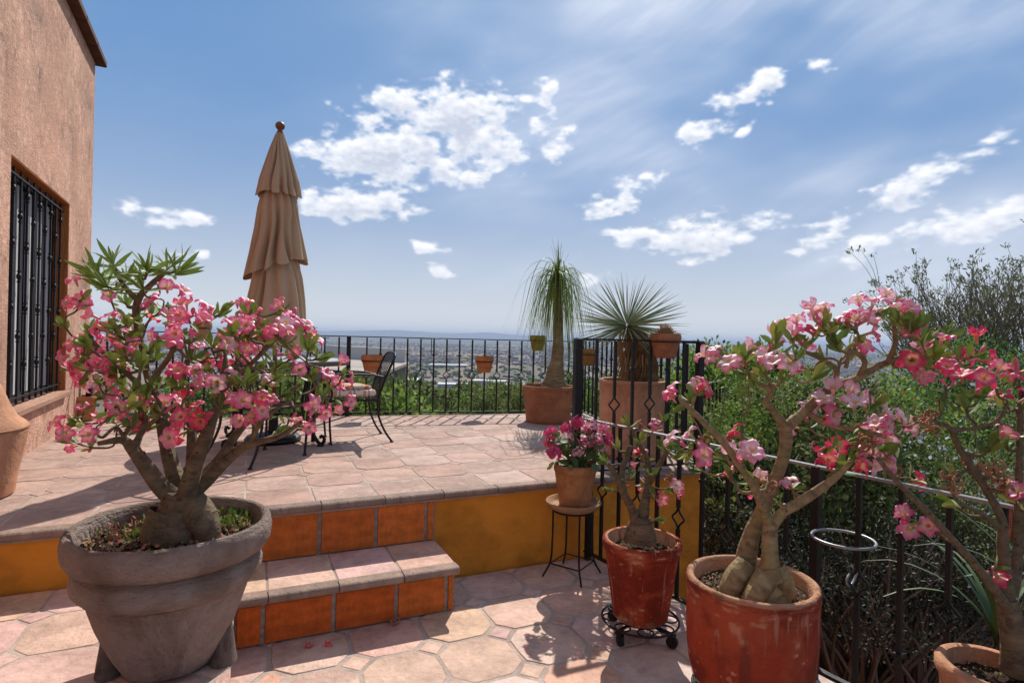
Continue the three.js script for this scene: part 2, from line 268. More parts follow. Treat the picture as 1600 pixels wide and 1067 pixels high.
M.canvas = std([0.45, 0.30, 0.19], 0.92, { bumpMap: rep(T_FINE, 6, 6), bumpScale: 0.002, side: THREE.DoubleSide });
M.wood = std([0.24, 0.085, 0.035], 0.45, { map: rep(T_BARK, 1, 2) });
M.glassTop = phys([0.62, 0.64, 0.60], 0.16, { map: rep(T_MOTTLE, 2), clearcoat: 0.6 });
M.pane = phys([0.03, 0.035, 0.04], 0.06, { clearcoat: 1, specularIntensity: 1 });
M.curtain = std([0.62, 0.60, 0.61], 0.9, { map: rep(T_MOTTLE, 1, 0.5) });
M.rubber = std([0.012, 0.012, 0.013], 0.6);
M.stone = std([0.33, 0.31, 0.29], 0.9, { map: rep(T_MOTTLE, 1), ...bump(T_FINE, 1, 0.01) });

// ------------------------------------------------------------------ land
const PROFILE = [[0, -1.75], [9, -1.75], [14, -3.4], [60, -13], [200, -32], [500, -64], [1000, -97], [1500, -110], [90000, -110]];
function landY(r) { for (let i = 1; i < PROFILE.length; i++) if (r <= PROFILE[i][0]) { const [a, b] = PROFILE[i - 1], [c, d] = PROFILE[i]; return lerp(b, d, (r - a) / (c - a)); } return -110; }
const land = (x, z) => { const r = Math.hypot(x, z); return landY(r) + (fbm(x * 0.05 + 50, z * 0.05 + 20, 3) - 0.5) * Math.min(6, r * 0.03); };
{
  const nr = 110, na = 220;
  const P = (u, v) => { const r = 0.5 * Math.pow(60000 / 0.5, v), a = u * Math.PI * 2, x = r * Math.sin(a), z = -r * Math.cos(a); return V(x, land(x, z), z); };
  const g = grid(na, nr, P, (u, v) => {
    const p = P(u, v), r = Math.hypot(p.x, p.z), n = fbm(p.x / (30 + r * 0.05) + 9, p.z / (30 + r * 0.05) + 4, 4);
    const near = mix3([0.05, 0.06, 0.022], [0.17, 0.13, 0.075], n), plain = mix3([0.085, 0.085, 0.055], [0.21, 0.16, 0.115], smoothstep(n, 0.35, 0.7)), soil = mix3([0.055, 0.04, 0.028], [0.13, 0.10, 0.075], n);
    return r < 14 ? soil : mix3(near, plain, smoothstep(r, 300, 1500));
  });
  const ground = obj('ground', g, std([1, 1, 1], 1, { vertexColors: true })); struct(ground);
  reseed(77);
  const ridge = (az, dist, half, depth, h, seed, c) => {
    const a0 = degToRad(az), m = grid(90, 10, (u, v) => {
      const s = (u - 0.5) * 2, a = a0 + s * half / dist, r = dist + (v - 0.5) * 2 * depth, k = Math.pow(Math.max(0, 1 - s * s), 0.6) * Math.pow(Math.cos((v - 0.5) * Math.PI), 1.2);
      return V(r * Math.sin(a), -112 + h * k * (0.45 + 0.75 * fbm(u * 7 + seed, v * 1.5 + seed, 4)), -r * Math.cos(a));
    });
    struct(obj('hill', m, std(c, 1)));
  };
  ridge(-9, 23000, 7000, 1500, 330, 3, [0.10, 0.12, 0.10]);
  ridge(-2, 30000, 16000, 2500, 300, 13, [0.11, 0.12, 0.11]);
  ridge(-30, 26000, 9000, 2500, 260, 23, [0.11, 0.12, 0.10]);
  ridge(24, 27000, 12000, 2500, 190, 33, [0.11, 0.12, 0.10]);
  ridge(-16, 11000, 4200, 900, 70, 43, [0.09, 0.10, 0.06]);
  ridge(12, 9500, 2600, 700, 60, 53, [0.09, 0.10, 0.06]);
}

// leaf shapes for far crowns: small bent faces
function leafCard(l, w) { return grid(1, 2, (u, v) => V((u - 0.5) * w * Math.sin(Math.PI * clamp(v * 0.9 + 0.08, 0, 1)), v * l, 0.18 * l * v * v)); }
function crown(parent, name, geo, m, n, place, colors) {
  const im = shadow(new THREE.InstancedMesh(geo, m, n)); im.name = name; const q = new THREE.Quaternion(), mt = new THREE.Matrix4(), c = new THREE.Color();
  for (let i = 0; i < n; i++) { const { p, s, dir } = place(i); q.setFromUnitVectors(V(0, 1, 0), dir).multiply(new THREE.Quaternion().setFromAxisAngle(V(0, 1, 0), rnd() * 6.28)); im.setMatrixAt(i, mt.compose(p, q, V(s, s, s))); const k = pick(colors), f = rr(0.55, 1.35); im.setColorAt(i, c.setRGB(k[0] * f, k[1] * f, k[2] * f)); }
  im.userData.kind = 'stuff'; parent.add(im); return im;
}
const rdir = () => { const a = rnd() * 6.283, y = rr(-1, 1), r = Math.sqrt(1 - y * y); return V(r * Math.cos(a), y, r * Math.sin(a)); };
M.cardLeaf = phys([1, 1, 1], 0.75, { transmission: 0.45, specularIntensity: 0.5, thickness: 0, side: THREE.DoubleSide });
const CARD = leafCard(1, 0.62), CARD_LONG = leafCard(1, 0.3);
const GREENS = { fresh: [[0.25, 0.39, 0.065], [0.33, 0.43, 0.09], [0.085, 0.15, 0.035]], olive: [[0.19, 0.25, 0.07], [0.27, 0.30, 0.10], [0.065, 0.10, 0.03]], deep: [[0.13, 0.26, 0.055], [0.20, 0.32, 0.075], [0.06, 0.13, 0.035]], yellow: [[0.23, 0.27, 0.065], [0.17, 0.23, 0.055], [0.26, 0.27, 0.09]], shadeDim: [[0.045, 0.05, 0.028], [0.07, 0.065, 0.04], [0.03, 0.035, 0.02]] };  // last palette carries the low garden's shade in its leaf colours
// foliage plant: clumps of leaves on stems. lobes: [x, y, z, r] in the plant's own metres
function leafy(root, lobes, n, leaf, greens, stemR, stems, geo = CARD) {
  const tot = lobes.reduce((s, l) => s + l[3] ** 2, 0), cum = []; let acc = 0; for (const l of lobes) { acc += l[3] ** 2 / tot; cum.push(acc); }
  const gs = [];
  for (let i = 0; i < stems; i++) { const l = lobes[i % lobes.length], sp = stems < 10 ? 0.8 : 9, b = V(rr(-1, 1) * stemR * sp, 0, rr(-1, 1) * stemR * sp), t = V(l[0] + rr(-0.6, 0.6) * l[3], l[1] + rr(-0.3, 0.5) * l[3], l[2] + rr(-0.6, 0.6) * l[3]), mid = b.clone().lerp(t, 0.5).add(V(rr(-0.12, 0.12), 0.1, rr(-0.12, 0.12)).multiplyScalar(l[1])); gs.push(limb([b, mid, t], [stemR, stemR * 0.7, stemR * 0.25], { rad: 5, step: 4, seed: i })); }
  obj('stem', gs, M.bare, root).userData.kind = 'stuff';
  const sub = []; for (const l of lobes) for (let k = 0; k < 9; k++) { const d = rdir(); sub.push([l[0] + d.x * l[3] * 0.72, l[1] + d.y * l[3] * 0.72, l[2] + d.z * l[3] * 0.72, l[3] * rr(0.28, 0.5)]); }
  return crown(root, 'crown', geo, M.cardLeaf, n, () => {
    const x = rnd(), li = cum.findIndex((c) => x <= c), s = sub[(li < 0 ? 0 : li) * 9 + Math.floor(rnd() * 9)], d = rdir(), r = s[3] * Math.pow(rnd(), 0.45);
    const out = d.clone().add(V(0, 0.55, 0)).add(rdir().multiplyScalar(0.6)).normalize();
    return { p: V(s[0] + d.x * r, s[1] + d.y * r * 0.8, s[2] + d.z * r), s: leaf * rr(0.65, 1.35), dir: out };
  }, greens);
}

// ------------------------------------------------------------------ valley: trees below the terrace, city, warehouses
{
  reseed(501);
  const protos = [];
  const kinds = [['fresh', 'bright green bushy tree'], ['yellow', 'yellowish green tree'], ['olive', 'olive green tree']];
  const mk = (k) => {
    const [g, name] = kinds[k], t = thing('valley_tree', name, 'tree', V(0, 0, 0), 0, 'trees on the slope below the terrace');
    const lobes = []; for (let i = 0; i < 7; i++) lobes.push([rr(-1.5, 1.5), rr(2.2, 4.2), rr(-1.5, 1.5), rr(0.9, 1.5)]);
    leafy(t, lobes, 5200, 0.17, GREENS[g], 0.09, 7); t.children[0].name = 'trunk'; delete t.children[0].userData.kind; return t;
  };
  const place = (t, px, top, d, h) => { const p = at(px, top, d), s = h / 4.9; t.position.set(p.x, p.y - h, p.z); t.rotation.y = rnd() * 6.28; t.scale.setScalar(s); };
  const rows = [];
  for (let px = 300; px <= 860; px += 26) rows.push([px + rr(-9, 9), 613 + rr(-9, 14), rr(24, 42), rr(3.4, 5)]);
  for (let px = 310; px <= 850; px += 38) rows.push([px + rr(-9, 9), 600 + rr(-8, 10) + (px > 590 && px < 700 ? 12 : 0), rr(55, 100), rr(5, 7)]);
  for (const px of [500, 520, 548, 572, 596]) rows.push([px, 588 + rr(0, 10), rr(48, 60), 6]);
  for (let px = 425; px <= 610; px += 23) rows.push([px, 616 + rr(-8, 6), rr(12, 13.2), 3.2]);
  for (let px = 900; px <= 1110; px += 32) rows.push([px, 610 + rr(-15, 5), rr(25, 40), 5]);
  for (const [px, y] of [[1112, 566], [1128, 556], [1150, 560]]) rows.push([px, y, 22, 5.5]);
  rows.forEach((r, i) => {
    const k = Math.floor(rnd() * 3), t = protos[k] ? copyOf(protos[k], '', V(0, 0, 0)) : (protos[k] = mk(k)); place(t, ...r);
    t.userData.label = kinds[k][1] + (r[2] < 45 ? ' on the near slope just below the far railing' : ' farther down the slope beyond the far railing'); t.userData.group = 'valley trees, ' + kinds[k][0] + (r[2] < 45 ? ' near' : ' far');
  });
  // far wooded patches: one mass
  const blob = new THREE.IcosahedronGeometry(1, 1); { const p = blob.attributes.position; for (let i = 0; i < p.count; i++) { const k = 0.75 + 0.5 * hash(Math.round(p.getX(i) * 50), Math.round(p.getY(i) * 50), Math.round(p.getZ(i) * 50)); p.setXYZ(i, p.getX(i) * k, p.getY(i) * k * 0.8 + 0.5, p.getZ(i) * k); } blob.computeVertexNormals(); }
  const wood = (n, d0, d1, s0, s1, test) => { const im = shadow(new THREE.InstancedMesh(blob, std([1, 1, 1], 1), n)), mt = new THREE.Matrix4(), c = new THREE.Color(); im.name = numbered('distant_woodland'); let i = 0; while (i < n) { const a = degToRad(rr(-46, 40)), d = d0 * Math.pow(d1 / d0, rnd()), x = d * Math.sin(a), z = -d * Math.cos(a); if (fbm(x / test + 3, z / test, 3, 0, 8) < 0.5) continue; const s = rr(s0, s1); im.setMatrixAt(i, mt.compose(V(x, land(x, z), z), new THREE.Quaternion().setFromAxisAngle(V(0, 1, 0), rnd() * 6), V(s * rr(0.9, 1.6), s, s * rr(0.9, 1.6)))); const k = rnd(), f = rr(0.7, 1.3); im.setColorAt(i++, c.setRGB(lerp(0.045, 0.10, k) * f, lerp(0.075, 0.125, k) * f, lerp(0.025, 0.05, k) * f)); } scene.add(im); im.userData.kind = 'stuff'; tag(im, d0 < 700 ? 'mass of green trees between the slope and the city' : 'dark tree patches scattered through the hazy city plain', 'woodland'); };
  wood(2600, 140, 900, 2.5, 5, 90); wood(3200, 900, 9000, 3, 7, 420);
  // city
  const paints = [[0.34, 0.31, 0.30], [0.26, 0.22, 0.20], [0.20, 0.165, 0.15], [0.32, 0.20, 0.145], [0.24, 0.21, 0.21], [0.55, 0.53, 0.51], [0.17, 0.145, 0.14], [0.30, 0.25, 0.20]];
  const wallM = paints.map((c) => std(c, 0.9)), roofM = [[0.24, 0.22, 0.21], [0.27, 0.13, 0.085], [0.40, 0.38, 0.37], [0.17, 0.155, 0.155]].map((c) => std(c, 0.9)), winM = std([0.05, 0.055, 0.07], 0.3);
  const wg = box(1, 1, 1, 0, 0.5, 0), rg = box(1.06, 0.1, 1.06, 0, 1.05, 0), wing = []; for (const x of [-0.3, 0, 0.3]) for (const y of [0.3, 0.7]) wing.push(box(0.16, 0.2, 0.02, x, y, 0.505)); const wins = mergeGeometries(wing);
  const spots = []; while (spots.length < 230) { const a = degToRad(rr(-30, 22)), d = 1250 * Math.pow(2.1, rnd()); const x = d * Math.sin(a), z = -d * Math.cos(a); if (fbm(x / 420 + 3, z / 420, 3, 0, 8) > 0.53) continue; spots.push([x, z]); }
  for (const [x, z] of spots) {
    const t = thing('distant_house', 'small flat roofed house in the hazy city plain', 'house', V(x, land(x, z) - 1, z), rr(-0.6, 0.6), 'houses of the distant city');
    const w = rr(9, 20), h = rr(4, 9), d = rr(9, 16); t.scale.set(w, h, d);
    obj('wall', wg, pick(wallM), t); obj('roof', rg, pick(roofM), t); obj('window', wins, winM, t).userData.kind = 'stuff';
  }
  const im = shadow(new THREE.InstancedMesh(wg, std([1, 1, 1], 0.9), 9000)), mt = new THREE.Matrix4(), c = new THREE.Color(); im.name = 'distant_city';
  for (let i = 0; i < 9000;) { const a = degToRad(rr(-46, 44)), d = 1600 * Math.pow(5.6, Math.pow(rnd(), 0.8)), x = d * Math.sin(a), z = -d * Math.cos(a), n = fbm(x / 700 + 13, z / 700, 3, 0, 18); if (n < 0.42) continue; im.setMatrixAt(i, mt.compose(V(x, land(x, z) - 1, z), new THREE.Quaternion().setFromAxisAngle(V(0, 1, 0), rr(-0.6, 0.6)), V(rr(9, 30), rr(4, 11) * (rnd() < 0.03 ? 3 : 1), rr(9, 26)))); const k = pick(paints); im.setColorAt(i++, c.setRGB(...k)); }
  im.userData.kind = 'stuff'; scene.add(im); tag(im, 'far blocks of the city fading into haze', 'city');
  // warehouses with pale roofs
  const wh = (px, py, wpx, ratio, words, turn) => {
    const [a, b] = ray(px, py), d = 111 / b, x = a * d, w = wpx / F * d, t = thing('warehouse', words, 'warehouse', V(x, landY(d) - 0.5, -d), turn);
    obj('wall', box(w, 8, w * ratio, 0, 4, 0), std([0.34, 0.33, 0.32], 0.8), t);
    for (let k = 0; k < 4; k++) obj('roof_panel', box(w * 0.248, 0.6, w * ratio * 1.02, (k - 1.5) * w * 0.25, 8.4 + (k % 2) * 0.25, 0), std([0.52, 0.52, 0.53], 0.7), t);
    obj('door', box(w * 0.12, 5, 0.4, 0, 2.5, w * ratio / 2 + 0.1), std([0.2, 0.22, 0.25], 0.6), t);
  };
  wh(625, 601, 62, 1.0, 'wide white roofed warehouse left of centre behind the near trees', 0.2); wh(765, 603, 52, 0.5, 'long white roofed warehouse right of centre behind the trees', -0.1); wh(708, 612, 48, 0.7, 'low white warehouse between the two larger ones', 0.1);
  wh(805, 612, 34, 0.8, 'small white warehouse beside the big ponytail palm pot', 0); wh(700, 573, 60, 0.5, 'grey white factory hall far out on the plain', 0.05);
  // neighbour's house behind the table
  {
    const t = thing('neighbour_house', 'pale grey flat roofed neighbouring house seen behind table and chair', 'house', V(0, 0, 0));
    const d = 15, c0 = at(587, 583, d), c1 = at(430, 592, d + 3), base = -9;
    const hull = [[c1.x, -c1.z], [c0.x, -c0.z], [c0.x - 0.4, -c0.z + 6.5], [c1.x - 0.6, -c1.z + 7]];
    obj('wall', slab(hull, 9).translate(0, c0.y - 0.12, 0), std([0.34, 0.31, 0.29], 0.9, { map: rep(T_PLASTER, 0.3), ...bump(T_STUCCO, 0.4, 0.02) }), t);
    obj('roof', slab(hull.map(([x, y], i) => [x + [-0.1, 0.1, 0.1, -0.1][i], y + [-0.1, -0.1, 0.1, 0.1][i]]), 0.1, 0.02).translate(0, c0.y, 0), std([0.47, 0.40, 0.35], 0.9, { map: rep(T_MOTTLE, 0.3) }), t);
    const p = obj('parapet', slab([[hull[3][0], hull[3][1] - 0.3], [hull[2][0], hull[2][1] - 0.3], hull[2], hull[3]], 0.5, 0.02).translate(0, c0.y + 0.5, 0), std([0.5, 0.47, 0.44], 0.9), t); p.userData.label = 'paler low parapet at the back edge';
  }
}

// ------------------------------------------------------------------ terrace, floors, walls, steps
const TERRACE = [[-2.82, 2.605], [1.60, 4.62], [0.99, 7.85], [-4.80, 6.30]];
const LOWER = [[0.60, 4.155], [-3.9, 2.10], [-3.9, -1.5], [4.15, -1.5]];
function tiledFloor(name, hull, y, mats, G, C, skirt) {
  const g = new THREE.Group(); g.name = numbered(name); scene.add(g); struct(g);
  obj('grout', slab(hull, 0.05).translate(0, y - 0.0032, 0), M.grout, g);
  const P = 0.375, H = 0.026, variants = [];
  const octa = (w) => { const a = P / 2 - G, c = C - G * 0.4, pts = [[a, -a + c], [a, a - c], [a - c, a], [-a + c, a], [-a, a - c], [-a, -a + c], [-a + c, -a], [a - c, -a]]; const out = []; pts.forEach(([x, d], i) => { const [x2, d2] = pts[(i + 1) % 8], k = i % 2 === 0 ? 0.004 * w : 0; out.push([x + rr(-0.005, 0.005), d + rr(-0.005, 0.005)]); out.push([(x + x2) / 2 * (1 + k), (d + d2) / 2 * (1 + k)]); }); return out; };
  const dia = () => { const c = C - G * 1.55; return [[c, 0], [0, c], [-c, 0], [0, -c]].map(([x, d]) => [x + rr(-0.006, 0.006), d + rr(-0.006, 0.006)]); };
  for (let i = 0; i < 7; i++) { const p = octa(2); variants.push([p, slab(p.map(([x, d]) => [x * AC - d * AS, x * AS + d * AC]), H, 0.004)]); }
  const dv = []; for (let i = 0; i < 5; i++) { const p = dia(); dv.push([p, slab(p.map(([x, d]) => [x * AC - d * AS, x * AS + d * AC]), H, 0.004)]); }
  const put = (poly, geo, u, v, shared, nm) => {
    const [x, d] = W2(u, v), wp = poly.map(([a, b]) => W2(u + a, v + b)), cl = clip(wp, hull), A0 = areaOf(wp), A1 = cl.length > 2 ? areaOf(cl) : 0;
    if (A1 < 0.12 * A0 || d < skirt) return;
    let o;
    if (shared && A1 > 0.999 * A0) { o = obj(nm, geo, pick(mats), g); o.position.set(x, y + rr(-0.0015, 0.0015), -d); } else { const loc = cl.map(([a, b]) => [a - x, b - d]); o = obj(nm, slab(loc, H, 0.004), pick(mats), g); o.position.set(x, y + rr(-0.0015, 0.0015), -d); }
    o.rotation.set(rr(-0.006, 0.006), 0, rr(-0.006, 0.006));
  };
  return { g, put, variants, dv, P };
}
{
  reseed(601);
  const up = tiledFloor('terrace_floor', TERRACE, 0, M.tile, 0.005, 0.062, 0);
  const V0 = 0.40;
  for (let i = -9; i <= 8; i++) {   // rows of plain tiles along the front edge, then octagons with small inserts
    const w = 0.375, hu = w / 2 - 0.006, rect = (d) => [[-hu, -d / 2], [hu, -d / 2], [hu, d / 2], [-hu, d / 2]].map(([a, b]) => [a + rr(-0.004, 0.004), b + rr(-0.004, 0.004)]);
    const r1 = rect(0.33); up.put(r1, null, i * w + 0.05, 0.225, false, 'tile');
  }
  for (let j = 0; j < 16; j++) for (let i = -14; i <= 9; i++) {
    const [p, geo] = pick(up.variants); up.put(p, geo, i * up.P + 0.05, V0 + 0.1875 + j * up.P + 0.005, true, 'tile');
    const [p2, g2] = pick(up.dv); if (j > 0) up.put(p2, g2, (i + 0.5) * up.P + 0.05, V0 + j * up.P + 0.005, true, 'tile_insert');
  }
  reseed(602);
  const lowHull = clip(LOWER, [[-9, -9], [9, -9], [9, 9], [-9, 9]]);
  const lo = tiledFloor('lower_floor', lowHull, FLOOR, M.tileLow, 0.011, 0.085, 1.2);
  for (let j = -8; j <= 0; j++) for (let i = -10; i <= 8; i++) {
    const [p, geo] = pick(lo.variants); lo.put(p, geo, i * lo.P + 0.17, -0.19 + j * lo.P, true, 'tile');
    const [p2, g2] = pick(lo.dv); lo.put(p2, g2, (i + 0.5) * lo.P + 0.17, -0.005 + (j - 0) * lo.P, true, 'tile_insert');
  }
  const base = obj('foundation', slab(LOWER.map(([x, d], i) => [x + (i === 0 || i === 3 ? -0.015 : 0), d]), 1.6).translate(0, FLOOR - 0.0565, 0), M.ochre); struct(base);

  // retaining wall under the terrace with the clay edging
  const t = thing('terrace_wall', 'ochre painted terrace wall with rounded clay edging along its top', 'wall');
  const inset = 0.035, shrink = [[-2.82 + 0.02, 2.605 + inset], [1.60 - 0.045, 4.62 + inset - 0.02], [0.99 - inset, 7.85 - inset], [-4.80 + inset, 6.30 - inset]];
  obj('wall', slab(shrink, 2.2).translate(0, -0.057, 0), M.ochre, t);
  const noseShape = (len, dep) => { const s = new THREE.Shape(); const r = 0.023; s.moveTo(dep, 0); s.lineTo(0, 0); s.absarc(0, -r, r, Math.PI / 2, Math.PI * 1.5, false); s.lineTo(dep, -2 * r); s.lineTo(dep, 0); return new THREE.ExtrudeGeometry(s, { depth: len - 0.008, bevelEnabled: true, bevelThickness: 0.002, bevelSize: 0.002, bevelOffset: -0.002, bevelSegments: 1, curveSegments: 6 }).translate(0, 0, -len / 2 + 0.004); };
  const NG = [0, 1, 2].map((i) => toCreasedNormals(noseShape(0.375 + 0, 0.06), 0.7));
  const edge = (parent, u0, u1, v, y) => { for (let u = u0; u < u1 - 0.02; u += 0.375) { const l = Math.min(0.375, u1 - u), g = l > 0.37 ? pick(NG) : noseShape(l, 0.06), p = W3(u + l / 2, v, y + rr(-0.001, 0.001)), o = obj('nosing', g, pick(M.nosing), parent); o.position.copy(p); o.rotation.y = ANG + Math.PI / 2 + Math.PI; o.rotation.y = ANG - Math.PI / 2 + Math.PI; o.scale.y = rr(0.97, 1.03); } };
  M.noseTurn = 0;
  edge(t, -2.73, 2.10, 0.0, 0.003);
  { // edging along the right-hand side
    const a = V(1.60, 0.003, -4.62), b = V(0.99, 0.003, -7.85), n = 9, dir = b.clone().sub(a), L = dir.length(); for (let i = 0; i < n; i++) { const o = obj('nosing', noseShape(L / n, 0.06), pick(M.nosing), t), p = a.clone().addScaledVector(dir, (i + 0.5) / n); o.position.copy(p); o.rotation.y = Math.atan2(dir.x, dir.z); }
  }
  // glazed riser tiles above the step
  const riser = (parent, us, v, y0, y1) => {
    const gr = obj('grout', tf(new THREE.BoxGeometry(us[us.length - 1] - us[0], y1 - y0, 0.012), ...W3((us[0] + us[us.length - 1]) / 2, v + 0.004, (y0 + y1) / 2).toArray(), 0, ANG, 0), M.groutGrey, parent);
    for (let i = 0; i < us.length - 1; i++) { const w = us[i + 1] - us[i] - 0.022; if (w < 0.01) continue; const o = obj('riser_tile', rbox(w, y1 - y0 - 0.012, 0.016, 0.004), M.orange[(i * 5 + Math.round(y0 * 30) + 24) % 12], parent); o.position.copy(W3((us[i] + us[i + 1]) / 2, v - 0.006, (y0 + y1) / 2)); o.rotation.y = ANG; }
  };
  riser(t, [-1.60, -1.535, -1.19, -0.86, -0.53, -0.215, -0.154], 0.020, -0.304, -0.05);
  // landing left of the step, on the level of its tread
  {
    reseed(604);
    const LH = [W2(-3.6, -0.002), W2(-1.30, -0.002), W2(-1.30, -3.0), W2(-3.6, -3.0)], la = tiledFloor('landing_floor', LH, -0.302, M.tileLow, 0.0075, 0.075, 0.9);
    for (let j = -8; j <= 0; j++) for (let i = -10; i <= -3; i++) { const [p, geo] = pick(la.variants); la.put(p, geo, i * la.P - 0.05, -0.12 + j * la.P, true, 'tile'); const [p2, g2] = pick(la.dv); la.put(p2, g2, (i + 0.5) * la.P - 0.05, 0.0675 + j * la.P, true, 'tile_insert'); }
    obj('base', slab([W2(-3.6, -0.004), W2(-1.312, -0.004), W2(-1.312, -3.0), W2(-3.6, -3.0)], 0.255).translate(0, -0.302 - 0.0535, 0), M.ochre, la.g);
  }
  // step
  const s = thing('step', 'clay tiled step with glazed orange riser leading up to the terrace', 'step');
  const U0 = -1.30, U1 = -0.150, VF = -0.455, TY = -0.302, sl = (u0, u1, v0, v1) => [W2(u0, v0), W2(u1, v0), W2(u1, v1), W2(u0, v1)];
  obj('body', slab(sl(U0 + 0.01, U1 - 0.02, VF + 0.056, 0.018), 0.31).translate(0, TY - 0.005, 0), M.groutGrey, s);
  const tb = [U0, -1.15, -0.81, -0.47, U1];
  for (let i = 0; i < 4; i++) { const a = sl(tb[i] + 0.004, tb[i + 1] - 0.004, VF + 0.064, 0.006).map(([x, d]) => [x + rr(-0.003, 0.003), d + rr(-0.003, 0.003)]), c = W2((tb[i] + tb[i + 1]) / 2, -0.2), o = obj('tread_tile', slab(a.map(([x, d]) => [x - c[0], d - c[1]]), 0.022, 0.006), M.tileLow[i * 2], s); o.position.set(c[0], TY, -c[1]); }
  for (let i = 0; i < 4; i++) { const l = tb[i + 1] - tb[i], o = obj('nosing', noseShape(l, 0.062), M.nosing[i % 3], s); o.position.copy(W3((tb[i] + tb[i + 1]) / 2, VF, TY + 0.003)); o.rotation.y = ANG + Math.PI / 2; }
  riser(s, [U0, -1.17, -0.83, -0.50, -0.215, U1 - 0.015], VF + 0.036, FLOOR + 0.004, TY - 0.05);
  { const o = obj('side_tile', rbox(0.014, 0.19, 0.38, 0.003), M.orange[5], s); o.position.copy(W3(U1 - 0.012, -0.21, -0.46)); o.rotation.y = ANG; }
  for (const c of [s, t]) for (const o of c.children) if (o.name === 'nosing' && c === t && o.rotation.y > 1.9) o.rotation.y = ANG + Math.PI / 2;
}

// ------------------------------------------------------------------ house
const HC = [-4.88, 6.64], HD = [0.454, -0.891];                     // far corner, direction towards the viewer
const HW = (s, y, inw = 0) => V(HC[0] + HD[0] * s - HD[1] * -1 * inw * 1 * 1, y, -(HC[1] + HD[1] * s - HD[0] * inw));
{
  reseed(701);
  const t = thing('house', 'pink stuccoed house with a deep barred window at left', 'house', V(HC[0], 0, -HC[1]), Math.atan2(0.891, 0.454) * -1);
  // own axes: x along the wall from the far corner, z out of the wall (towards the terrace) is -z
  const yTop = 4.06, S = new THREE.Shape([[0, -0.03], [9, -0.03], [9, yTop], [0, yTop]].map((p) => new THREE.Vector2(...p))), x0 = 1.10, x1 = 2.885, y0 = 0.37, y1 = 2.22;
  S.holes.push(new THREE.Path([[x0, y0], [x0, y1], [x1, y1], [x1, y0]].map((p) => new THREE.Vector2(...p))));
  obj('wall', new THREE.ExtrudeGeometry(S, { depth: 0.4, bevelEnabled: false }), M.stucco, t);                     // z 0 .. 0.4
  obj('side_wall', box(0.4, yTop + 0.03, 6, 0.2, yTop / 2 - 0.015, 3.405), M.stucco, t);
  const rv = 0.115;
  for (const [w, h, x, y] of [[0.012, y1 - y0, x0 + 0.006, (y0 + y1) / 2], [0.012, y1 - y0, x1 - 0.006, (y0 + y1) / 2], [x1 - x0 - 0.024, 0.012, (x0 + x1) / 2, y1 - 0.006]]) obj('window_reveal', box(w, h, rv, x, y, rv / 2 + 0.003), M.reveal, t);
  obj('window_sill', rbox(x1 - x0 + 0.02, 0.05, rv + 0.06, 0.012, (x0 + x1) / 2, y0 - 0.008, rv / 2 - 0.02), M.stucco, t);
  for (let i = 0; i < 16; i++) { const l = 0.58, o = obj('coping_tile', rbox(l - 0.01, 0.075, 0.52, 0.015), M.coping, t); o.position.set(i * l + l / 2 - 0.10, yTop + 0.035 + rr(-0.004, 0.004), 0.16); }
  const w = obj('window', [box(0.05, y1 - y0, 0.05, x0 + 0.037, (y0 + y1) / 2, rv + 0.03), box(0.05, y1 - y0, 0.05, x1 - 0.037, (y0 + y1) / 2, rv + 0.03), box(x1 - x0 - 0.124, 0.05, 0.05, (x0 + x1) / 2, y1 - 0.037, rv + 0.03), box(x1 - x0 - 0.124, 0.05, 0.05, (x0 + x1) / 2, y0 + 0.042, rv + 0.03), box(0.05, y1 - y0 - 0.13, 0.05, x0 + 0.6, (y0 + y1) / 2, rv + 0.03), box(0.05, y1 - y0 - 0.13, 0.05, x0 + 1.2, (y0 + y1) / 2, rv + 0.03)], M.iron, t);
  for (const [a, b] of [[x0 + 0.07, x0 + 0.57], [x0 + 0.63, x0 + 1.17], [x0 + 1.23, x1 - 0.07]]) obj('pane', box(b - a, y1 - y0 - 0.14, 0.006, (a + b) / 2, (y0 + y1) / 2, rv + 0.04), M.pane, w);
  for (const a of [x0 + 0.12, x0 + 0.42, x0 + 0.75, x0 + 1.02, x0 + 1.32, x0 + 1.58]) obj('curtain', box(0.13, y1 - y0 - 0.16, 0.012, a, (y0 + y1) / 2, rv + 0.026), M.curtain, w);
  for (let i = 0; i < 10; i++) {
    const x = x0 + 0.09 + i * (x1 - x0 - 0.18) / 9, gs = [box(0.015, y1 - y0 - 0.06, 0.015, x, (y0 + y1) / 2, rv * 0.45)];
    for (const f of i % 2 ? [0.3, 0.55, 0.8] : [0.18, 0.42, 0.68, 0.9]) { const y = y0 + (y1 - y0) * f; gs.push(tf(new THREE.SphereGeometry(0.018, 10, 8), x, y, rv * 0.45, 0, 0, 0, V(1, 1.5, 1)), tf(new THREE.CylinderGeometry(0.014, 0.014, 0.012, 10), x, y + 0.04, rv * 0.45), tf(new THREE.CylinderGeometry(0.014, 0.014, 0.012, 10), x, y - 0.04, rv * 0.45)); }
    obj('window_bar', gs, M.iron, w);
  }
  obj('bar_rail', [box(x1 - x0 - 0.03, 0.012, 0.03, (x0 + x1) / 2, y0 + 0.085, rv * 0.45), box(x1 - x0 - 0.03, 0.012, 0.03, (x0 + x1) / 2, y1 - 0.085, rv * 0.45)], M.iron, w);
  obj('roof', box(8.5, 0.12, 5.6, 4.65, yTop - 0.3, 3.2), M.coping, t);
}

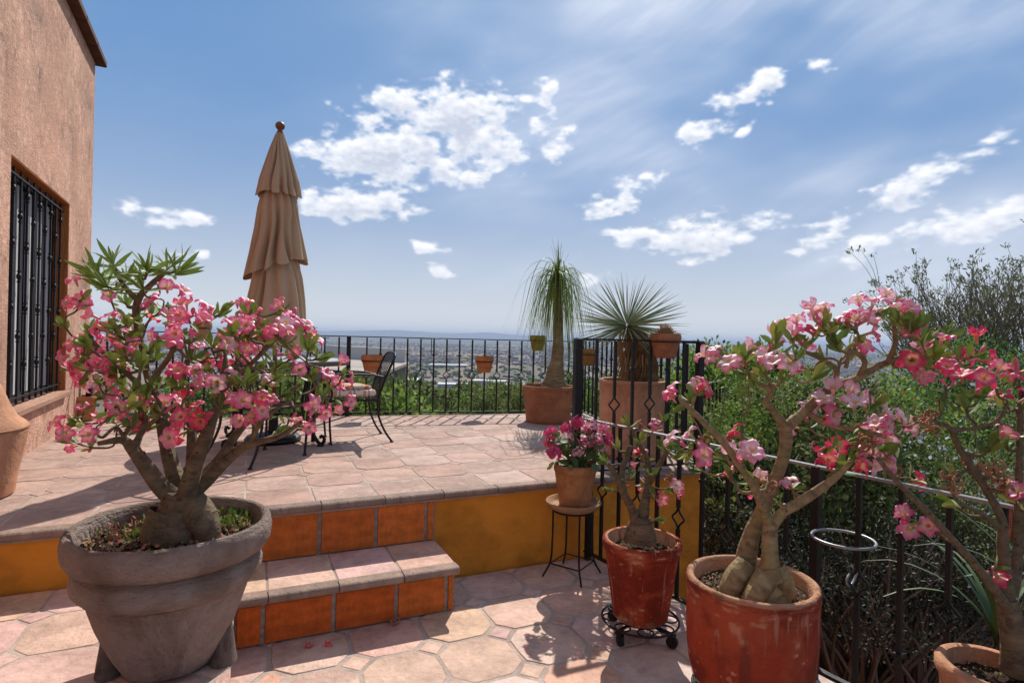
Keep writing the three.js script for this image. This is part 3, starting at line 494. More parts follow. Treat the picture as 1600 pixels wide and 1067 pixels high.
// ------------------------------------------------------------------ railings
const COLLAR = (y) => rbox(0.034, 0.022, 0.034, 0.005, 0, y, 0);
function balusterGeo(h, diamond, w = 0.019) {
  if (!diamond) return mergeGeometries([box(w, h, w, 0, h / 2, 0), COLLAR(h * 0.24), COLLAR(h * 0.78)].map(quiet));
  const c = h * 0.5, s = 0.062, gs = [box(w, c - s, w, 0, (c - s) / 2, 0), box(w, h - c - s, w, 0, h - (h - c - s) / 2, 0)];
  for (const k of [-1, 1]) { gs.push(wire([V(0, c - s - 0.004, 0), V(k * 0.012, c - s * 0.6, 0), V(k * 0.043, c - 0.004, 0), V(k * 0.043, c + 0.004, 0), V(k * 0.012, c + s * 0.6, 0), V(0, c + s + 0.004, 0)], 0.0062, 20, 6)); }
  return mergeGeometries(gs.map(quiet));
}
function railing(label, a, b, gap, { posts = [0, 1], postW = 0.05, top = 1, bottom = 0.05, start = 0.5, phase = 0, railM = M.iron, postDown = 0 } = {}) {
  const t = thing('railing', label, 'railing', a.clone(), 0, undefined), d = b.clone().sub(a), L = Math.hypot(d.x, d.z), ang = Math.atan2(-d.z, d.x); t.rotation.y = ang;
  const slope = d.y / L, rise = (x) => slope * x;
  for (const f of posts) obj('post', rbox(postW, top + postDown + 0.012, postW, 0.004, f * L, (top - postDown) / 2 + rise(f * L), 0), M.iron, t);
  obj('top_rail', bar(V(-0.02, top + 0.004, 0), V(L + 0.02, top + 0.004 + rise(L), 0), 0.012, railM === M.iron ? 0.036 : 0.028), railM, t);
  obj('bottom_rail', bar(V(0, bottom, 0), V(L, bottom + rise(L), 0), 0.012, 0.03), railM === M.iron ? M.iron : M.iron, t);
  const h = top - bottom - 0.012, G = [balusterGeo(h, false), balusterGeo(h, true)], n = Math.round(L / gap);
  for (let i = 1; i < n; i++) { const x = i * L / n; if (posts.some((f) => Math.abs(f * L - x) < gap * 0.35)) continue; const o = obj('baluster', G[(i + phase) % 2], M.iron, t); o.position.set(x, bottom + 0.006 + rise(x), 0); }
  return t;
}
const farL = V(-4.66, 0, -6.36), farR = V(0.93, -0.01, -7.78);
const RF = railing('long black iron railing along the far edge of the upper terrace', farL, farR, 0.165, { posts: [0, 0.477, 0.998], top: 0.975, phase: 1 });
const postA = V(0.475, 0, -4.125), postB = V(1.49, 0, -4.55);
railing('short black iron railing on the terrace front edge before the yucca', postA, postB, 0.165, { top: 1.0, postW: 0.052, phase: 1, postDown: 0 });
railing('black iron railing running back along the right side of the terrace', V(1.482, 0, -4.60), V(0.945, 0, -7.74), 0.165, { posts: [1], top: 0.99 });
const lowA = V(0.555, FLOOR, -4.12), lowB = V(2.45, FLOOR, -1.10);
railing('black iron railing with handrail coloured pale for sunlight beside the lower floor', lowA, lowB, 0.172, { posts: [0.01, 0.47], postW: 0.04, top: 0.985, railM: M.ironSunTone, phase: 0 });
// a shorter garden railing far right of the terrace
railing('small section of black railing beyond the terrace corner post', at(1096, 592, 6.4).setY(0.52 - 0.5), at(1126, 594, 7.2).setY(0.52 - 0.5), 0.2, { top: 0.5, posts: [1], postW: 0.02 });

// pot rings on the railings
const ringGeo = (r) => { const g = [tf(new THREE.TorusGeometry(r, 0.006, 8, 40), 0, 0, 0, Math.PI / 2), wire([V(0, 0, -r), V(0, -0.05, -r - 0.02), V(0, -0.16, -r - 0.012), V(0, -0.2, -r + 0.05), V(0, -0.17, -r + 0.075), V(0, -0.15, -r + 0.05)], 0.005, 24, 6)]; return mergeGeometries(g.map(quiet)); };
const RING = ringGeo(0.11);
function potRing(p, turn, label, s = 1, m = M.iron) { const o = obj('pot_ring', RING, m); o.position.copy(p); o.rotation.y = turn; o.scale.setScalar(s); return tag(o, label, 'pot holder'); }
const onFar = (px, py, off = 0.13) => { const k = (farR.z - farL.z) / (farR.x - farL.x), [a, b] = ray(px, py), d = (-(farL.z - k * farL.x) - 0) / (1 + k * a); return V(a * d + off * 0.24, EYE - b * d, -d + off * 0.97); };
potRing(onFar(672, 529), 0.1, 'empty black pot ring on far railing right of the chair'); potRing(onFar(500, 527), 0.1, 'empty black pot ring on far railing above the table');
{ const p = at(1311, 842, 2.52); p.x += 0.02; potRing(p, -0.95, 'empty iron pot ring on the lower railing beside the large red pot', 1.12, M.ironSunTone); }

// ------------------------------------------------------------------ pots
function pot(name, label, p, H, R, rBot, m, o = {}) {
  const { lip = 0.03, lipH = 0.05, wall = 0.02, belly = 0.0, category = 'plant pot', soilM = M.soil, soilY = 0.05, group } = o;
  const t = thing(name, label, category, p, rnd() * 6, group), pr = [[0, 0], [rBot - 0.01, 0], [rBot, 0.008]], n = 10;
  for (let i = 1; i <= n; i++) { const k = i / n, y = 0.008 + (H - lipH - 0.012) * k; pr.push([lerp(rBot, R - lip, k) + belly * Math.sin(Math.PI * Math.pow(k, 0.8)), y]); }
  const ry = H - lipH;
  pr.push([R - lip * 0.25, ry + 0.002], [R, ry + lipH * 0.25], [R, H - lipH * 0.3], [R - 0.006, H - 0.005], [R - wall * 0.5, H], [R - wall + 0.003, H - 0.004], [R - wall, H - 0.015], [R - wall - lip * 0.6, H - lipH - 0.03], [R - wall - lip * 0.8, H - soilY - 0.02]);
  obj('body', toCreasedNormals(lathe(pr), 0.9), m, t);
  const sr = R - wall - lip * 0.35; obj('soil', grid(64, 22, (u, v) => V(v * sr * Math.cos(u * 6.2832), H - soilY + 0.02 * (fbm(v * sr * Math.cos(u * 6.2832) * 30 + 9, v * sr * Math.sin(u * 6.2832) * 30 + 9, 3) - 0.5), v * sr * Math.sin(u * 6.2832))), soilM, t);
  return t;
}
reseed(801);
// big grey stone-like pot, left
const PL = at(270, 812, 2.25), LAND = -0.302, potL = V(PL.x, LAND, PL.z), PK = 0.9375;
{
  const t = thing('stone_pot', 'huge grey ringed stone pot on stone feet at lower left', 'plant pot', potL, 0.4), top = PL.y - LAND, K = (r) => r * PK;
  const Y = (k) => top + k * PK;
  const pr = [[0, Y(-0.592)], [0.150, Y(-0.590)], [0.172, Y(-0.575)], [0.204, Y(-0.52)], [0.234, Y(-0.455)], [0.264, Y(-0.375)], [0.286, Y(-0.305)], [0.298, Y(-0.262)], [0.303, Y(-0.252)], [0.322, Y(-0.246)], [0.343, Y(-0.222)], [0.347, Y(-0.19)], [0.337, Y(-0.158)], [0.320, Y(-0.142)], [0.328, Y(-0.132)], [0.360, Y(-0.12)], [0.377, Y(-0.09)], [0.381, Y(-0.045)], [0.374, Y(-0.012)], [0.360, Y(0)], [0.344, Y(-0.008)], [0.330, Y(-0.04)], [0.318, Y(-0.12)]].map(([r, y]) => [K(r), y]);
  const body = lathe(pr, 96), p = body.attributes.position; for (let i = 0; i < p.count; i++) { const a = Math.atan2(p.getZ(i), p.getX(i)), k = 1 + 0.016 * (vn(Math.cos(a) * 4 + 9, p.getY(i) * 12 + Math.sin(a) * 4, 0, 3) - 0.5) + 0.006 * (vn(Math.cos(a) * 14 + 29, p.getY(i) * 34 + Math.sin(a) * 14, 0, 5) - 0.5); p.setXYZ(i, p.getX(i) * k, p.getY(i), p.getZ(i) * k); } body.computeVertexNormals();
  obj('body', body, M.stonePot, t);
  const fh = Y(-0.45);
  for (let i = 0; i < 3; i++) { const a = -0.4 + [0.12, 1.85, 3.52][i], g = new THREE.CylinderGeometry(0.036, 0.06, fh, 14, 4), q = g.attributes.position; for (let k = 0; k < q.count; k++) { const b = Math.atan2(q.getZ(k), q.getX(k)), f = 1 + 0.07 * Math.cos(b * 7); q.setX(k, q.getX(k) * f * 0.8); q.setZ(k, q.getZ(k) * f); } g.computeVertexNormals(); const o = obj('foot', g, M.stonePot, t); o.position.set(Math.cos(a) * 0.20, fh / 2, -Math.sin(a) * 0.20); o.rotation.y = a; }
  obj('soil', grid(90, 34, (u, v) => { const x = v * K(0.326) * Math.cos(u * 6.2832), z = v * K(0.326) * Math.sin(u * 6.2832); return V(x, Y(-0.075) + 0.05 * (fbm(x * 28 + 9, z * 28 + 9, 5) - 0.5), z); }), M.soil, t);
}
// middle red pot on a wheeled caddy, large red pot, right-edge pot
const cM = on(1004, 997, FLOOR), potM = V(0.715, -0.462, -3.06);
const tM = pot('red_pot', 'tall tapering red painted pot with worn paint on a wheeled iron caddy', potM, 0.418, 0.208, 0.142, M.redPot, { lip: 0.014, lipH: 0.055, wall: 0.03, soilM: M.gravel, soilY: 0.07 });
const potB = V(1.03, -0.455, -2.42);
{
  const t = thing('large_red_pot', 'large cylindrical red painted pot with worn orange rim at right', 'plant pot', potB, 1.2), H = 0.475, R = 0.262;
  obj('body', lathe([[0, 0], [0.15, 0], [0.19, 0.012], [0.226, 0.05], [0.246, 0.11], [0.256, 0.19], [0.26, 0.28], [0.26, 0.38], [0.262, 0.43], [0.264, 0.455], [0.258, 0.47], [0.247, 0.475], [0.236, 0.47], [0.229, 0.455], [0.226, 0.40], [0.222, 0.32]], 72), M.redPotBig, t);
  obj('soil', grid(80, 28, (u, v) => { const x = v * 0.226 * Math.cos(u * 6.2832), z = v * 0.226 * Math.sin(u * 6.2832); return V(x, 0.405 + 0.045 * (fbm(x * 26 + 9, z * 26 + 3, 5) - 0.5), z); }), M.gravel, t);
}
const PR = at(1552, 1040, 2.0), potR = V(PR.x, -0.462, PR.z);
pot('terracotta_pot', 'plain terracotta pot with thick rounded rim in the lower right corner', potR, PR.y + 0.462, 0.165, 0.115, M.terracottaPale, { lip: 0.012, lipH: 0.05, wall: 0.036, soilM: M.gravel, soilY: 0.06 });
// bits of dry leaf and grit lying on the soil of the near pots
{
  reseed(851);
  const flake = grid(2, 2, (u, v) => V((u - 0.5), 0.25 * Math.sin(u * 3) + 0.1 * v, (v - 0.5) * 0.6)), litter = (c, r, n, big) => { const pots = scene.children.filter((o) => o.userData.category === 'plant pot' && Math.hypot(o.position.x - c.x, o.position.z - c.z) < 0.03)[0], im = shadow(new THREE.InstancedMesh(flake, std([1, 1, 1], 0.95, { side: THREE.DoubleSide }), n)), m = new THREE.Matrix4(), k = new THREE.Color(); im.name = 'leaf_litter'; im.userData.kind = 'stuff'; pots.add(im); for (let i = 0; i < n; i++) { const a = rnd() * 6.28, q = r * Math.sqrt(rnd()), s = rr(0.004, big); im.setMatrixAt(i, m.compose(V(q * Math.cos(a), c.y + rr(-0.004, 0.012), q * Math.sin(a)), new THREE.Quaternion().setFromEuler(new THREE.Euler(rr(-0.7, 0.7), rnd() * 6, rr(-0.7, 0.7))), V(s, s, s))); const t = pick([[0.20, 0.11, 0.06], [0.10, 0.06, 0.04], [0.30, 0.19, 0.10], [0.05, 0.035, 0.025], [0.36, 0.14, 0.11], [0.16, 0.15, 0.06]]); im.setColorAt(i, k.setRGB(...t)); } };
  litter(V(potL.x, PL.y - LAND - 0.066, potL.z), 0.29, 900, 0.024); litter(V(potB.x, 0.412, potB.z), 0.21, 420, 0.016); litter(V(potM.x, 0.418 - 0.066, potM.z), 0.16, 260, 0.014); litter(V(potR.x, PR.y + 0.462 - 0.055, potR.z), 0.115, 240, 0.014);
}
// caddies
function caddy(p, r, label, turn) {
  const t = thing('plant_caddy', label, 'plant caddy', p, turn);
  const y = 0.088; obj('ring', tf(new THREE.TorusGeometry(r, 0.006, 8, 56), 0, y, 0, Math.PI / 2), M.iron, t); obj('inner_ring', tf(new THREE.TorusGeometry(r * 0.55, 0.005, 8, 40), 0, y, 0, Math.PI / 2), M.iron, t);
  for (let i = 0; i < 8; i++) { const a = i / 8 * 6.2832; obj('scroll', tf(new THREE.TorusGeometry(r * 0.2, 0.0042, 6, 22), Math.cos(a) * r * 0.775, y, Math.sin(a) * r * 0.775, Math.PI / 2), M.iron, t); }
  obj('crossbar', [bar(V(-r, y - 0.006, 0), V(r, y - 0.006, 0), 0.006, 0.018), bar(V(0, y - 0.0125, -r), V(0, y - 0.0125, r), 0.006, 0.018)], M.iron, t);
  for (let i = 0; i < 4; i++) { const a = i / 4 * 6.2832, x = Math.cos(a) * r * 0.93, z = Math.sin(a) * r * 0.93; const w = obj('wheel', [tf(new THREE.CylinderGeometry(0.03, 0.03, 0.02, 20), x + 0.012, 0.031, z + 0.0, 0, rnd() * 3, Math.PI / 2)], M.rubber, t); obj('fork', [box(0.03, 0.012, 0.03, x, 0.07, z), box(0.004, 0.045, 0.02, x - 0.006, 0.045, z), box(0.004, 0.045, 0.02, x + 0.03, 0.045, z)], M.iron, w); }
  return t;
}
const cd = caddy(V(potM.x, FLOOR + 0.0, potM.z), 0.2, 'wheeled iron plant caddy with scrolls under the tall red pot', 0.75);
copyOf(cd, 'wheeled iron caddy under the large red pot at right', V(potB.x, FLOOR, potB.z), 0.4, 1.13);
copyOf(cd, 'wheeled iron caddy under the terracotta pot in the lower right corner', V(potR.x, FLOOR, potR.z), 0.2, 1.0);
// plant stand with clay saucer and geranium pot
const stP = at(896, 787, 3.80), stBase = V(stP.x, FLOOR, stP.z), stH = stP.y - FLOOR - 0.018;
{
  const t = thing('plant_stand', 'slim three legged black iron plant stand against the ochre wall', 'plant stand', stBase, 0.5);
  obj('top_ring', tf(new THREE.TorusGeometry(0.135, 0.006, 8, 44), 0, stH - 0.02, 0, Math.PI / 2), M.iron, t);
  const q = []; for (let i = 0; i < 4; i++) { const a = i / 4 * 6.2832 + 0.3, c = Math.cos(a), s = Math.sin(a); q.push([c, s]); obj('leg', wire([V(c * 0.137, stH - 0.018, s * 0.137), V(c * 0.138, stH * 0.55, s * 0.138), V(c * 0.15, stH * 0.22, s * 0.15), V(c * 0.20, 0.008, s * 0.20)], 0.0065, 24, 8), M.iron, t); }
  obj('stretcher', [0, 1, 2, 3].map((i) => bar(V(q[i][0] * 0.152, stH * 0.2, q[i][1] * 0.152), V(q[(i + 1) % 4][0] * 0.152, stH * 0.2, q[(i + 1) % 4][1] * 0.152), 0.007)), M.iron, t);
  const s = obj('saucer', lathe([[0, 0], [0.14, 0], [0.165, 0.012], [0.181, 0.036], [0.184, 0.048], [0.178, 0.054], [0.168, 0.046], [0.155, 0.026], [0.14, 0.02], [0, 0.02]], 56), M.terracottaTan); s.position.set(stBase.x, FLOOR + stH - 0.012, stBase.z); tag(s, 'round clay saucer on the black iron plant stand', 'saucer');
}
const gerP = V(stBase.x + 0.008, FLOOR + stH + 0.010, stBase.z);
pot('flower_pot', 'brown clay flower pot of pink geraniums on the saucer', gerP, 0.275, 0.142, 0.102, M.potBrown, { lip: 0.006, lipH: 0.05, wall: 0.014, soilY: 0.03 });
// terrace pots
const yuP = V(0, 0, 0); { const p = on(993, 722, 0); yuP.set(p.x + 0.02, 0, p.z - 0.27); }
pot('cylinder_pot', 'tall straight pale orange clay cylinder pot behind the front railing', yuP, 0.665, 0.292, 0.275, M.terracottaPale, { lip: 0.006, lipH: 0.03, wall: 0.035, soilY: 0.09 });
const ponP = V(0, 0, 0); { const p = on(858, 664, 0); ponP.set(p.x, 0, p.z - 0.27); }
pot('wide_pot', 'wide brown terracotta pot by the far railing holding the ponytail palm', ponP, 0.44, 0.318, 0.262, M.terracotta, { lip: 0.012, lipH: 0.05, wall: 0.03, soilY: 0.07 });
{ // amphora-like jar at the left edge
  const t = thing('clay_jar', 'tall clay jar with sloping shoulder cut by the left edge', 'jar', at(-90, 770, 3.30).setY(0), 0.5);
  obj('body', lathe([[0, 0], [0.30, 0], [0.315, 0.012], [0.325, 0.1], [0.352, 0.25], [0.372, 0.37], [0.375, 0.395], [0.362, 0.425], [0.32, 0.46], [0.285, 0.53], [0.255, 0.61], [0.215, 0.70], [0.195, 0.74], [0.21, 0.775], [0.215, 0.79], [0.20, 0.80], [0.18, 0.79], [0.165, 0.74]], 72), M.terracottaPale, t);
  obj('shadow_gap', lathe([[0, -0.0], [0.285, -0.0], [0.285, 0.006], [0, 0.006]], 48).translate(0, 0.001, 0), M.terracottaDark, t).name = 'base';  // dark disc added as a shadow gap under the jar
  obj('ridge', [tf(new THREE.TorusGeometry(0.374, 0.007, 8, 64), 0, 0.40, 0, Math.PI / 2)], M.terracottaPale, t);
}
pot('small_pot', 'small terracotta pot at the foot of the house corner', on(128, 657, 0), 0.27, 0.135, 0.10, M.terracottaOrange, { lip: 0.01, lipH: 0.05 });
// pots hung on the railings
function hung(px, py, H, R, m, label, p, o = {}) { const t = pot('hanging_pot', label, p.clone().setY(p.y - H), H, R, R * 0.68, m, { lip: 0.008, lipH: H * 0.3, wall: 0.014, soilY: 0.03, category: 'hanging pot' }); obj('hanger', [tf(new THREE.TorusGeometry(R * 0.98, 0.005, 6, 36), 0, H * 0.66, 0, Math.PI / 2)], M.iron, t); return t; }
hung(0, 0, 0.205, 0.118, M.terracottaOrange, 'empty orange clay pot hung in the middle of the far railing', onFar(754, 556)); hung(0, 0, 0.215, 0.135, M.terracottaOrange, 'orange clay pot on the far railing seen through the chair back', onFar(582, 554));
hung(0, 0, 0.20, 0.105, M.mustard, 'mustard green pot on the far railing under the ponytail palm leaves', onFar(836, 524));
const yel = at(921, 545, 6.9); hung(0, 0, 0.20, 0.115, M.mustardBrown, 'yellowish brown pot on the right side railing between the palms', yel);
const cacP = at(1040, 521, 4.36); hung(0, 0, 0.185, 0.118, M.terracotta, 'terracotta pot with small brown cactus on the front railing', cacP);
const lefP = onFar(321, 503); hung(0, 0, 0.22, 0.10, M.terracottaTan, 'pale clay pot with dry cactus on the railing behind the left plant', lefP);
function cactus(p, r, h, label) {
  const t = thing('cactus', label, 'cactus', p), g = new THREE.SphereGeometry(1, 40, 18), a = g.attributes.position; for (let i = 0; i < a.count; i++) { const th = Math.atan2(a.getZ(i), a.getX(i)), k = 1 + 0.09 * Math.cos(th * 12); a.setXYZ(i, a.getX(i) * r * k, Math.max(-0.2, a.getY(i)) * h, a.getZ(i) * r * k); } g.computeVertexNormals(); obj('body', g, std([0.16, 0.11, 0.055], 0.9), t);
  const sp = []; for (let i = 0; i < 260; i++) { const d = rdir(); if (d.y < 0) d.y *= -1; const b = V(d.x * r, d.y * h, d.z * r), e = b.clone().add(V(d.x, d.y, d.z).add(rdir().multiplyScalar(0.5)).multiplyScalar(0.02)); sp.push(bar(b, e, 0.0016)); } obj('spine', sp, M.thatch, t);
}
cactus(cacP.clone().add(V(0, -0.03, 0)), 0.062, 0.085, 'small round brown cactus in the pot on the front railing'); cactus(lefP.clone().add(V(0, -0.03, 0)), 0.07, 0.06, 'dry brown cactus in the pale pot behind the left plant');
{ const o = obj('rock', new THREE.DodecahedronGeometry(0.045, 2).scale(1.1, 0.9, 1), M.stone); o.position.copy(on(889, 656, 0)).add(V(0, 0.034, -0.03)); tag(o, 'small round grey stone on the terrace edge beside the corner post', 'stone'); }

// ------------------------------------------------------------------ table, umbrella, chairs
const TC = V(-2.18, 0, -5.30);
{
  const t = thing('patio_table', 'round pale topped patio table with dark iron rim and legs', 'table', TC), r = 0.66, h = 0.755;
  obj('table_top', lathe([[0, 0], [r - 0.03, 0], [r - 0.03, 0.012], [0.03, 0.013], [0.028, 0.006]], 72).translate(0, h - 0.006, 0), M.glassTop, t);
  obj('rim', lathe([[r - 0.028, -0.03], [r, -0.034], [r + 0.004, -0.01], [r, 0.012], [r - 0.02, 0.016], [r - 0.028, 0.008], [r - 0.028, -0.03]], 72).translate(0, h - 0.006, 0), std([0.10, 0.085, 0.08], 0.5, { metalness: 0.3 }), t);
  for (let i = 0; i < 4; i++) { const a = i / 4 * 6.2832 + 0.35, c = Math.cos(a), s = Math.sin(a), P = (x, y) => V(c * x, y, s * x); obj('leg', [wire([P(0.46, h - 0.03), P(0.44, 0.55), P(0.38, 0.3), P(0.45, 0.1), P(0.53, 0.02), P(0.57, 0.05), P(0.555, 0.095), P(0.525, 0.08)], 0.016, 40, 8), bar(P(0.45, h - 0.04), P(0.45, 0.03), 0.03)], M.iron, t); obj('foot', tf(new THREE.CylinderGeometry(0.026, 0.03, 0.03, 14), c * 0.53, 0.015, s * 0.53), M.rubber, t); }
  obj('stretcher', tf(new THREE.TorusGeometry(0.40, 0.009, 8, 48), 0, 0.3, 0, Math.PI / 2), M.iron, t);
  // umbrella
  reseed(901);
  const u = thing('patio_umbrella', 'closed tan canvas patio umbrella standing through the table', 'umbrella', TC);
  const tier = (y0, y1, pts, folds, seed, jag, side) => {
    reseed(seed * 31 + 7); const pl = []; for (let k = 0; k < folds; k++) pl.push([(k + rr(-0.25, 0.25)) / folds * 6.2832, rr(-0.22, 0.22), -rr(0.22, 0.52), rr(0.07, 0.13), rr(0, 3)]);
    return grid(300, 30, (a, v) => {
      const th = a * 6.2832, k = v * (pts.length - 1), i = Math.min(Math.floor(k), pts.length - 2), R = lerp(pts[i], pts[i + 1], k - i), ca = Math.cos(th), sa = Math.sin(th), w = (f, q) => vn(ca * f + 5, sa * f + q, 0, seed);
      let fold = 0.06; for (const [b, dr, amp, wd, ph] of pl) { let t = th - b - dr * v * v - 0.05 * Math.sin(v * 7 + ph); t -= Math.round(t / 6.2832) * 6.2832; fold += amp * (0.45 + 0.55 * v) * (0.85 + 0.3 * Math.sin(v * 5 + ph * 3)) * Math.exp(-t * t / (wd * wd)); }
      fold += 0.16 * (vn(ca * 1.6 + 3, sa * 1.6 + v * 1.8, 0, seed + 1) - 0.5);
      const low = v * v * (jag * (0.5 + 0.5 * Math.cos(th - side)) + 0.06 * (w(2.6, 9) - 0.5) + 0.10 * fold);
      return V(ca * R * (1 + fold), y0 + (y1 - y0) * v - low, sa * R * (1 + fold));
    });
  };
  const yy = (py) => at(436, py, 5.3).y;
  obj('canopy', tier(yy(209), yy(304), [0.035, 0.082, 0.125, 0.17, 0.195], 17, 3, 0.03, 2), M.canvas, u); obj('canopy', tier(yy(298), yy(406), [0.135, 0.17, 0.188, 0.22, 0.262], 15, 13, 0.17, 3.0), M.canvas, u); obj('canopy', tier(yy(398), yy(528), [0.15, 0.205, 0.235, 0.255, 0.25], 15, 23, 0.10, 0.4), M.canvas, u);
  obj('pole', new THREE.CylinderGeometry(0.02, 0.02, yy(205) - 0.02, 16).translate(0, yy(205) / 2 + 0.01, 0), M.wood, u);
  obj('finial', lathe([[0, 0], [0.026, 0], [0.03, 0.02], [0.022, 0.035], [0.02, 0.045], [0.036, 0.06], [0.043, 0.08], [0.038, 0.102], [0.02, 0.118], [0, 0.122]], 28).translate(0, yy(209) - 0.01, 0), M.wood, u);
  obj('base', lathe([[0, 0], [0.24, 0], [0.245, 0.03], [0.22, 0.06], [0.08, 0.085], [0.045, 0.11], [0.04, 0.25], [0, 0.25]], 48), M.iron, u);
}
function ironChair(label, p, turn) {   // faces +x
  const t = thing('garden_chair', label, 'chair', p, turn, undefined), sy = 0.415, hw = 0.225;
  obj('seat', [rbox(0.48, 0.022, 0.03, 0.006, 0, sy, hw), rbox(0.48, 0.022, 0.03, 0.006, 0, sy, -hw), rbox(0.03, 0.022, 0.45, 0.006, 0.225, sy, 0), rbox(0.03, 0.022, 0.45, 0.006, -0.225, sy, 0), ...[-0.15, -0.075, 0, 0.075, 0.15].map((x) => box(0.03, 0.006, 0.44, x, sy + 0.004, 0))], M.iron, t);
  const B = (z, k) => V(-0.225 - 0.13 * k - 0.03 * k * k, sy + 0.43 * k, z * (1 + 0.08 * k));
  t.scale.setScalar(0.95); obj('back_frame', [wire([B(hw, 0), B(hw, 0.5), B(hw, 0.95), B(hw * 0.8, 1.04), B(0, 1.08), B(-hw * 0.8, 1.04), B(-hw, 0.95), B(-hw, 0.5), B(-hw, 0)], 0.009, 60, 8)], M.iron, t);
  for (let i = -3; i <= 3; i++) obj('back_slat', wire([B(i * 0.056, 0), B(i * 0.058, 0.4), B(i * 0.060, 0.8), B(i * 0.058, 1.06)], 0.0055, 16, 6), M.iron, t);
  for (const s of [-1, 1]) {
    obj('leg', [wire([V(-0.22, sy, s * hw), V(-0.235, 0.26, s * hw), V(-0.30, 0.10, s * (hw + 0.02)), V(-0.36, 0.012, s * (hw + 0.035))], 0.0105, 24, 8), tf(new THREE.CylinderGeometry(0.016, 0.02, 0.014, 12), -0.362, 0.007, s * (hw + 0.036))], M.iron, t);
    obj('leg', [wire([V(0.222, sy, s * hw), V(0.225, 0.2, s * hw), V(0.21, 0.012, s * hw)], 0.0105, 16, 8), tf(new THREE.CylinderGeometry(0.016, 0.02, 0.014, 12), 0.21, 0.007, s * hw)], M.iron, t);
    obj('armrest', wire([B(s * hw, 0.5), V(-0.18, sy + 0.245, s * (hw + 0.02)), V(0.06, sy + 0.25, s * (hw + 0.025)), V(0.19, sy + 0.235, s * (hw + 0.02)), V(0.24, sy + 0.17, s * (hw + 0.01)), V(0.21, sy + 0.08, s * hw), V(0.222, sy, s * hw)], 0.0095, 40, 8), M.iron, t);
  }
  return t;
}
const ch1 = ironChair('black wrought iron chair right of the table, facing left', V(-1.52, 0, -5.47), Math.PI + ANG);
copyOf(ch1, 'black wrought iron chair in front of the table behind pink flowers', V(-1.97, 0, -4.62), Math.PI / 2 + ANG);
{
  const stripes = tex(256, (u, v) => { const b = (x, c, w) => Math.abs(((x % 1) + 1) % 1 - c) < w; let c = [0.72, 0.66, 0.58]; const x = u * 3, y = v * 3; if (b(x, 0.2, 0.1)) c = [0.62, 0.26, 0.11]; if (b(x, 0.5, 0.05)) c = [0.30, 0.24, 0.2]; if (b(y, 0.3, 0.09)) c = mix3(c, [0.6, 0.28, 0.12], 0.5); if (b(y, 0.7, 0.06)) c = mix3(c, [0.45, 0.4, 0.42], 0.5); return c; });
  const c = new RoundedBoxGeometry(0.43, 0.075, 0.42, 5, 0.034), o = obj('seat_cushion', c, std([1, 1, 1], 0.95, { map: stripes })); o.scale.set(0.95, 0.85, 0.95); o.position.set(-1.52, 0.456, -5.475); o.rotation.y = Math.PI + ANG; tag(o, 'orange and white striped cushion on the chair right of the table', 'cushion');
  const q = obj('seat_cushion', new RoundedBoxGeometry(0.28, 0.07, 0.34, 5, 0.033), std([0.72, 0.68, 0.63], 0.95, { map: rep(stripes, 0.5) })); q.scale.set(1, 0.6, 1); q.position.set(-1.51, 0.507, -5.47); q.rotation.set(0, Math.PI + ANG + 0.15, 0.02); tag(q, 'folded whitish cushion lying on top of the striped one', 'cushion');
}

// ------------------------------------------------------------------ desert roses
const PINK = { mid: [[0.92, 0.42, 0.55], [0.88, 0.055, 0.27]], deep: [[0.90, 0.12, 0.25], [0.80, 0.012, 0.12]], pale: [[0.94, 0.74, 0.79], [0.90, 0.27, 0.47]] };
function flowerGeo(kind, seed) {
  reseed(3000 + seed); const [inn, out] = PINK[kind], gs = [], twist = rr(-0.25, 0.25), open = rr(0.75, 1.15), cup = seed % 5 === 4 ? 1 : seed % 5 === 3 ? 0.45 : 0;
  for (let k = 0; k < 5; k++) {
    const a = k / 5 * 6.2832 + rr(-0.08, 0.08), wv = rr(0.6, 1.4), ln = rr(0.92, 1.08), up = rr(-0.2, 0.3);
    const g = grid(4, 5, (u, v) => {
      const s = u * 2 - 1, w = 0.0172 * Math.pow(Math.sin(Math.PI * clamp(0.07 + 0.9 * Math.pow(v, 1.25), 0, 1)), 0.85) + 0.0016 * (1 - v), rad = 0.006 + 0.041 * v * ln - 0.002 * s * s * v, x = s * w;
      const y = 0.018 * open * Math.sin(v * 1.9) - 0.020 * v * v * v * (1 - up) + 0.006 * wv * Math.sin(s * 2.6 + k) * v - 0.006 * s * s * v;
      const q = cup * 0.9 * v, rad2 = rad * Math.cos(q), y2 = y + rad * Math.sin(q); const th = twist * v * (1 + 2 * cup); return V(rad2 * Math.cos(th) - x * Math.sin(th), y2, rad2 * Math.sin(th) + x * Math.cos(th));
    }, (u, v) => { const s = Math.abs(u * 2 - 1), e = clamp(Math.pow(v, 1.8) * 0.8 + s * s * 0.75 * smoothstep(v, 0.2, 0.7), 0, 1); return v < 0.05 ? [0.72, 0.42, 0.08] : mix3(mix3([0.88, 0.66, 0.42], inn, smoothstep(v, 0.05, 0.35)), out, e); });
    gs.push(g.rotateY(-a));
  }
  gs.push(grid(8, 3, (u, v) => { const r = lerp(0.0035, 0.0075, v), a = u * 6.2832; return V(r * Math.cos(a), -0.034 + 0.036 * v, r * Math.sin(a)); }, (u, v) => mix3([0.55, 0.30, 0.14], inn, v * 0.7)));
  return mergeGeometries(gs);
}
const FL = {}; for (const k of ['mid', 'deep', 'pale']) FL[k] = [0, 1, 2, 3, 4].map((i) => flowerGeo(k, i + k.length * 10));
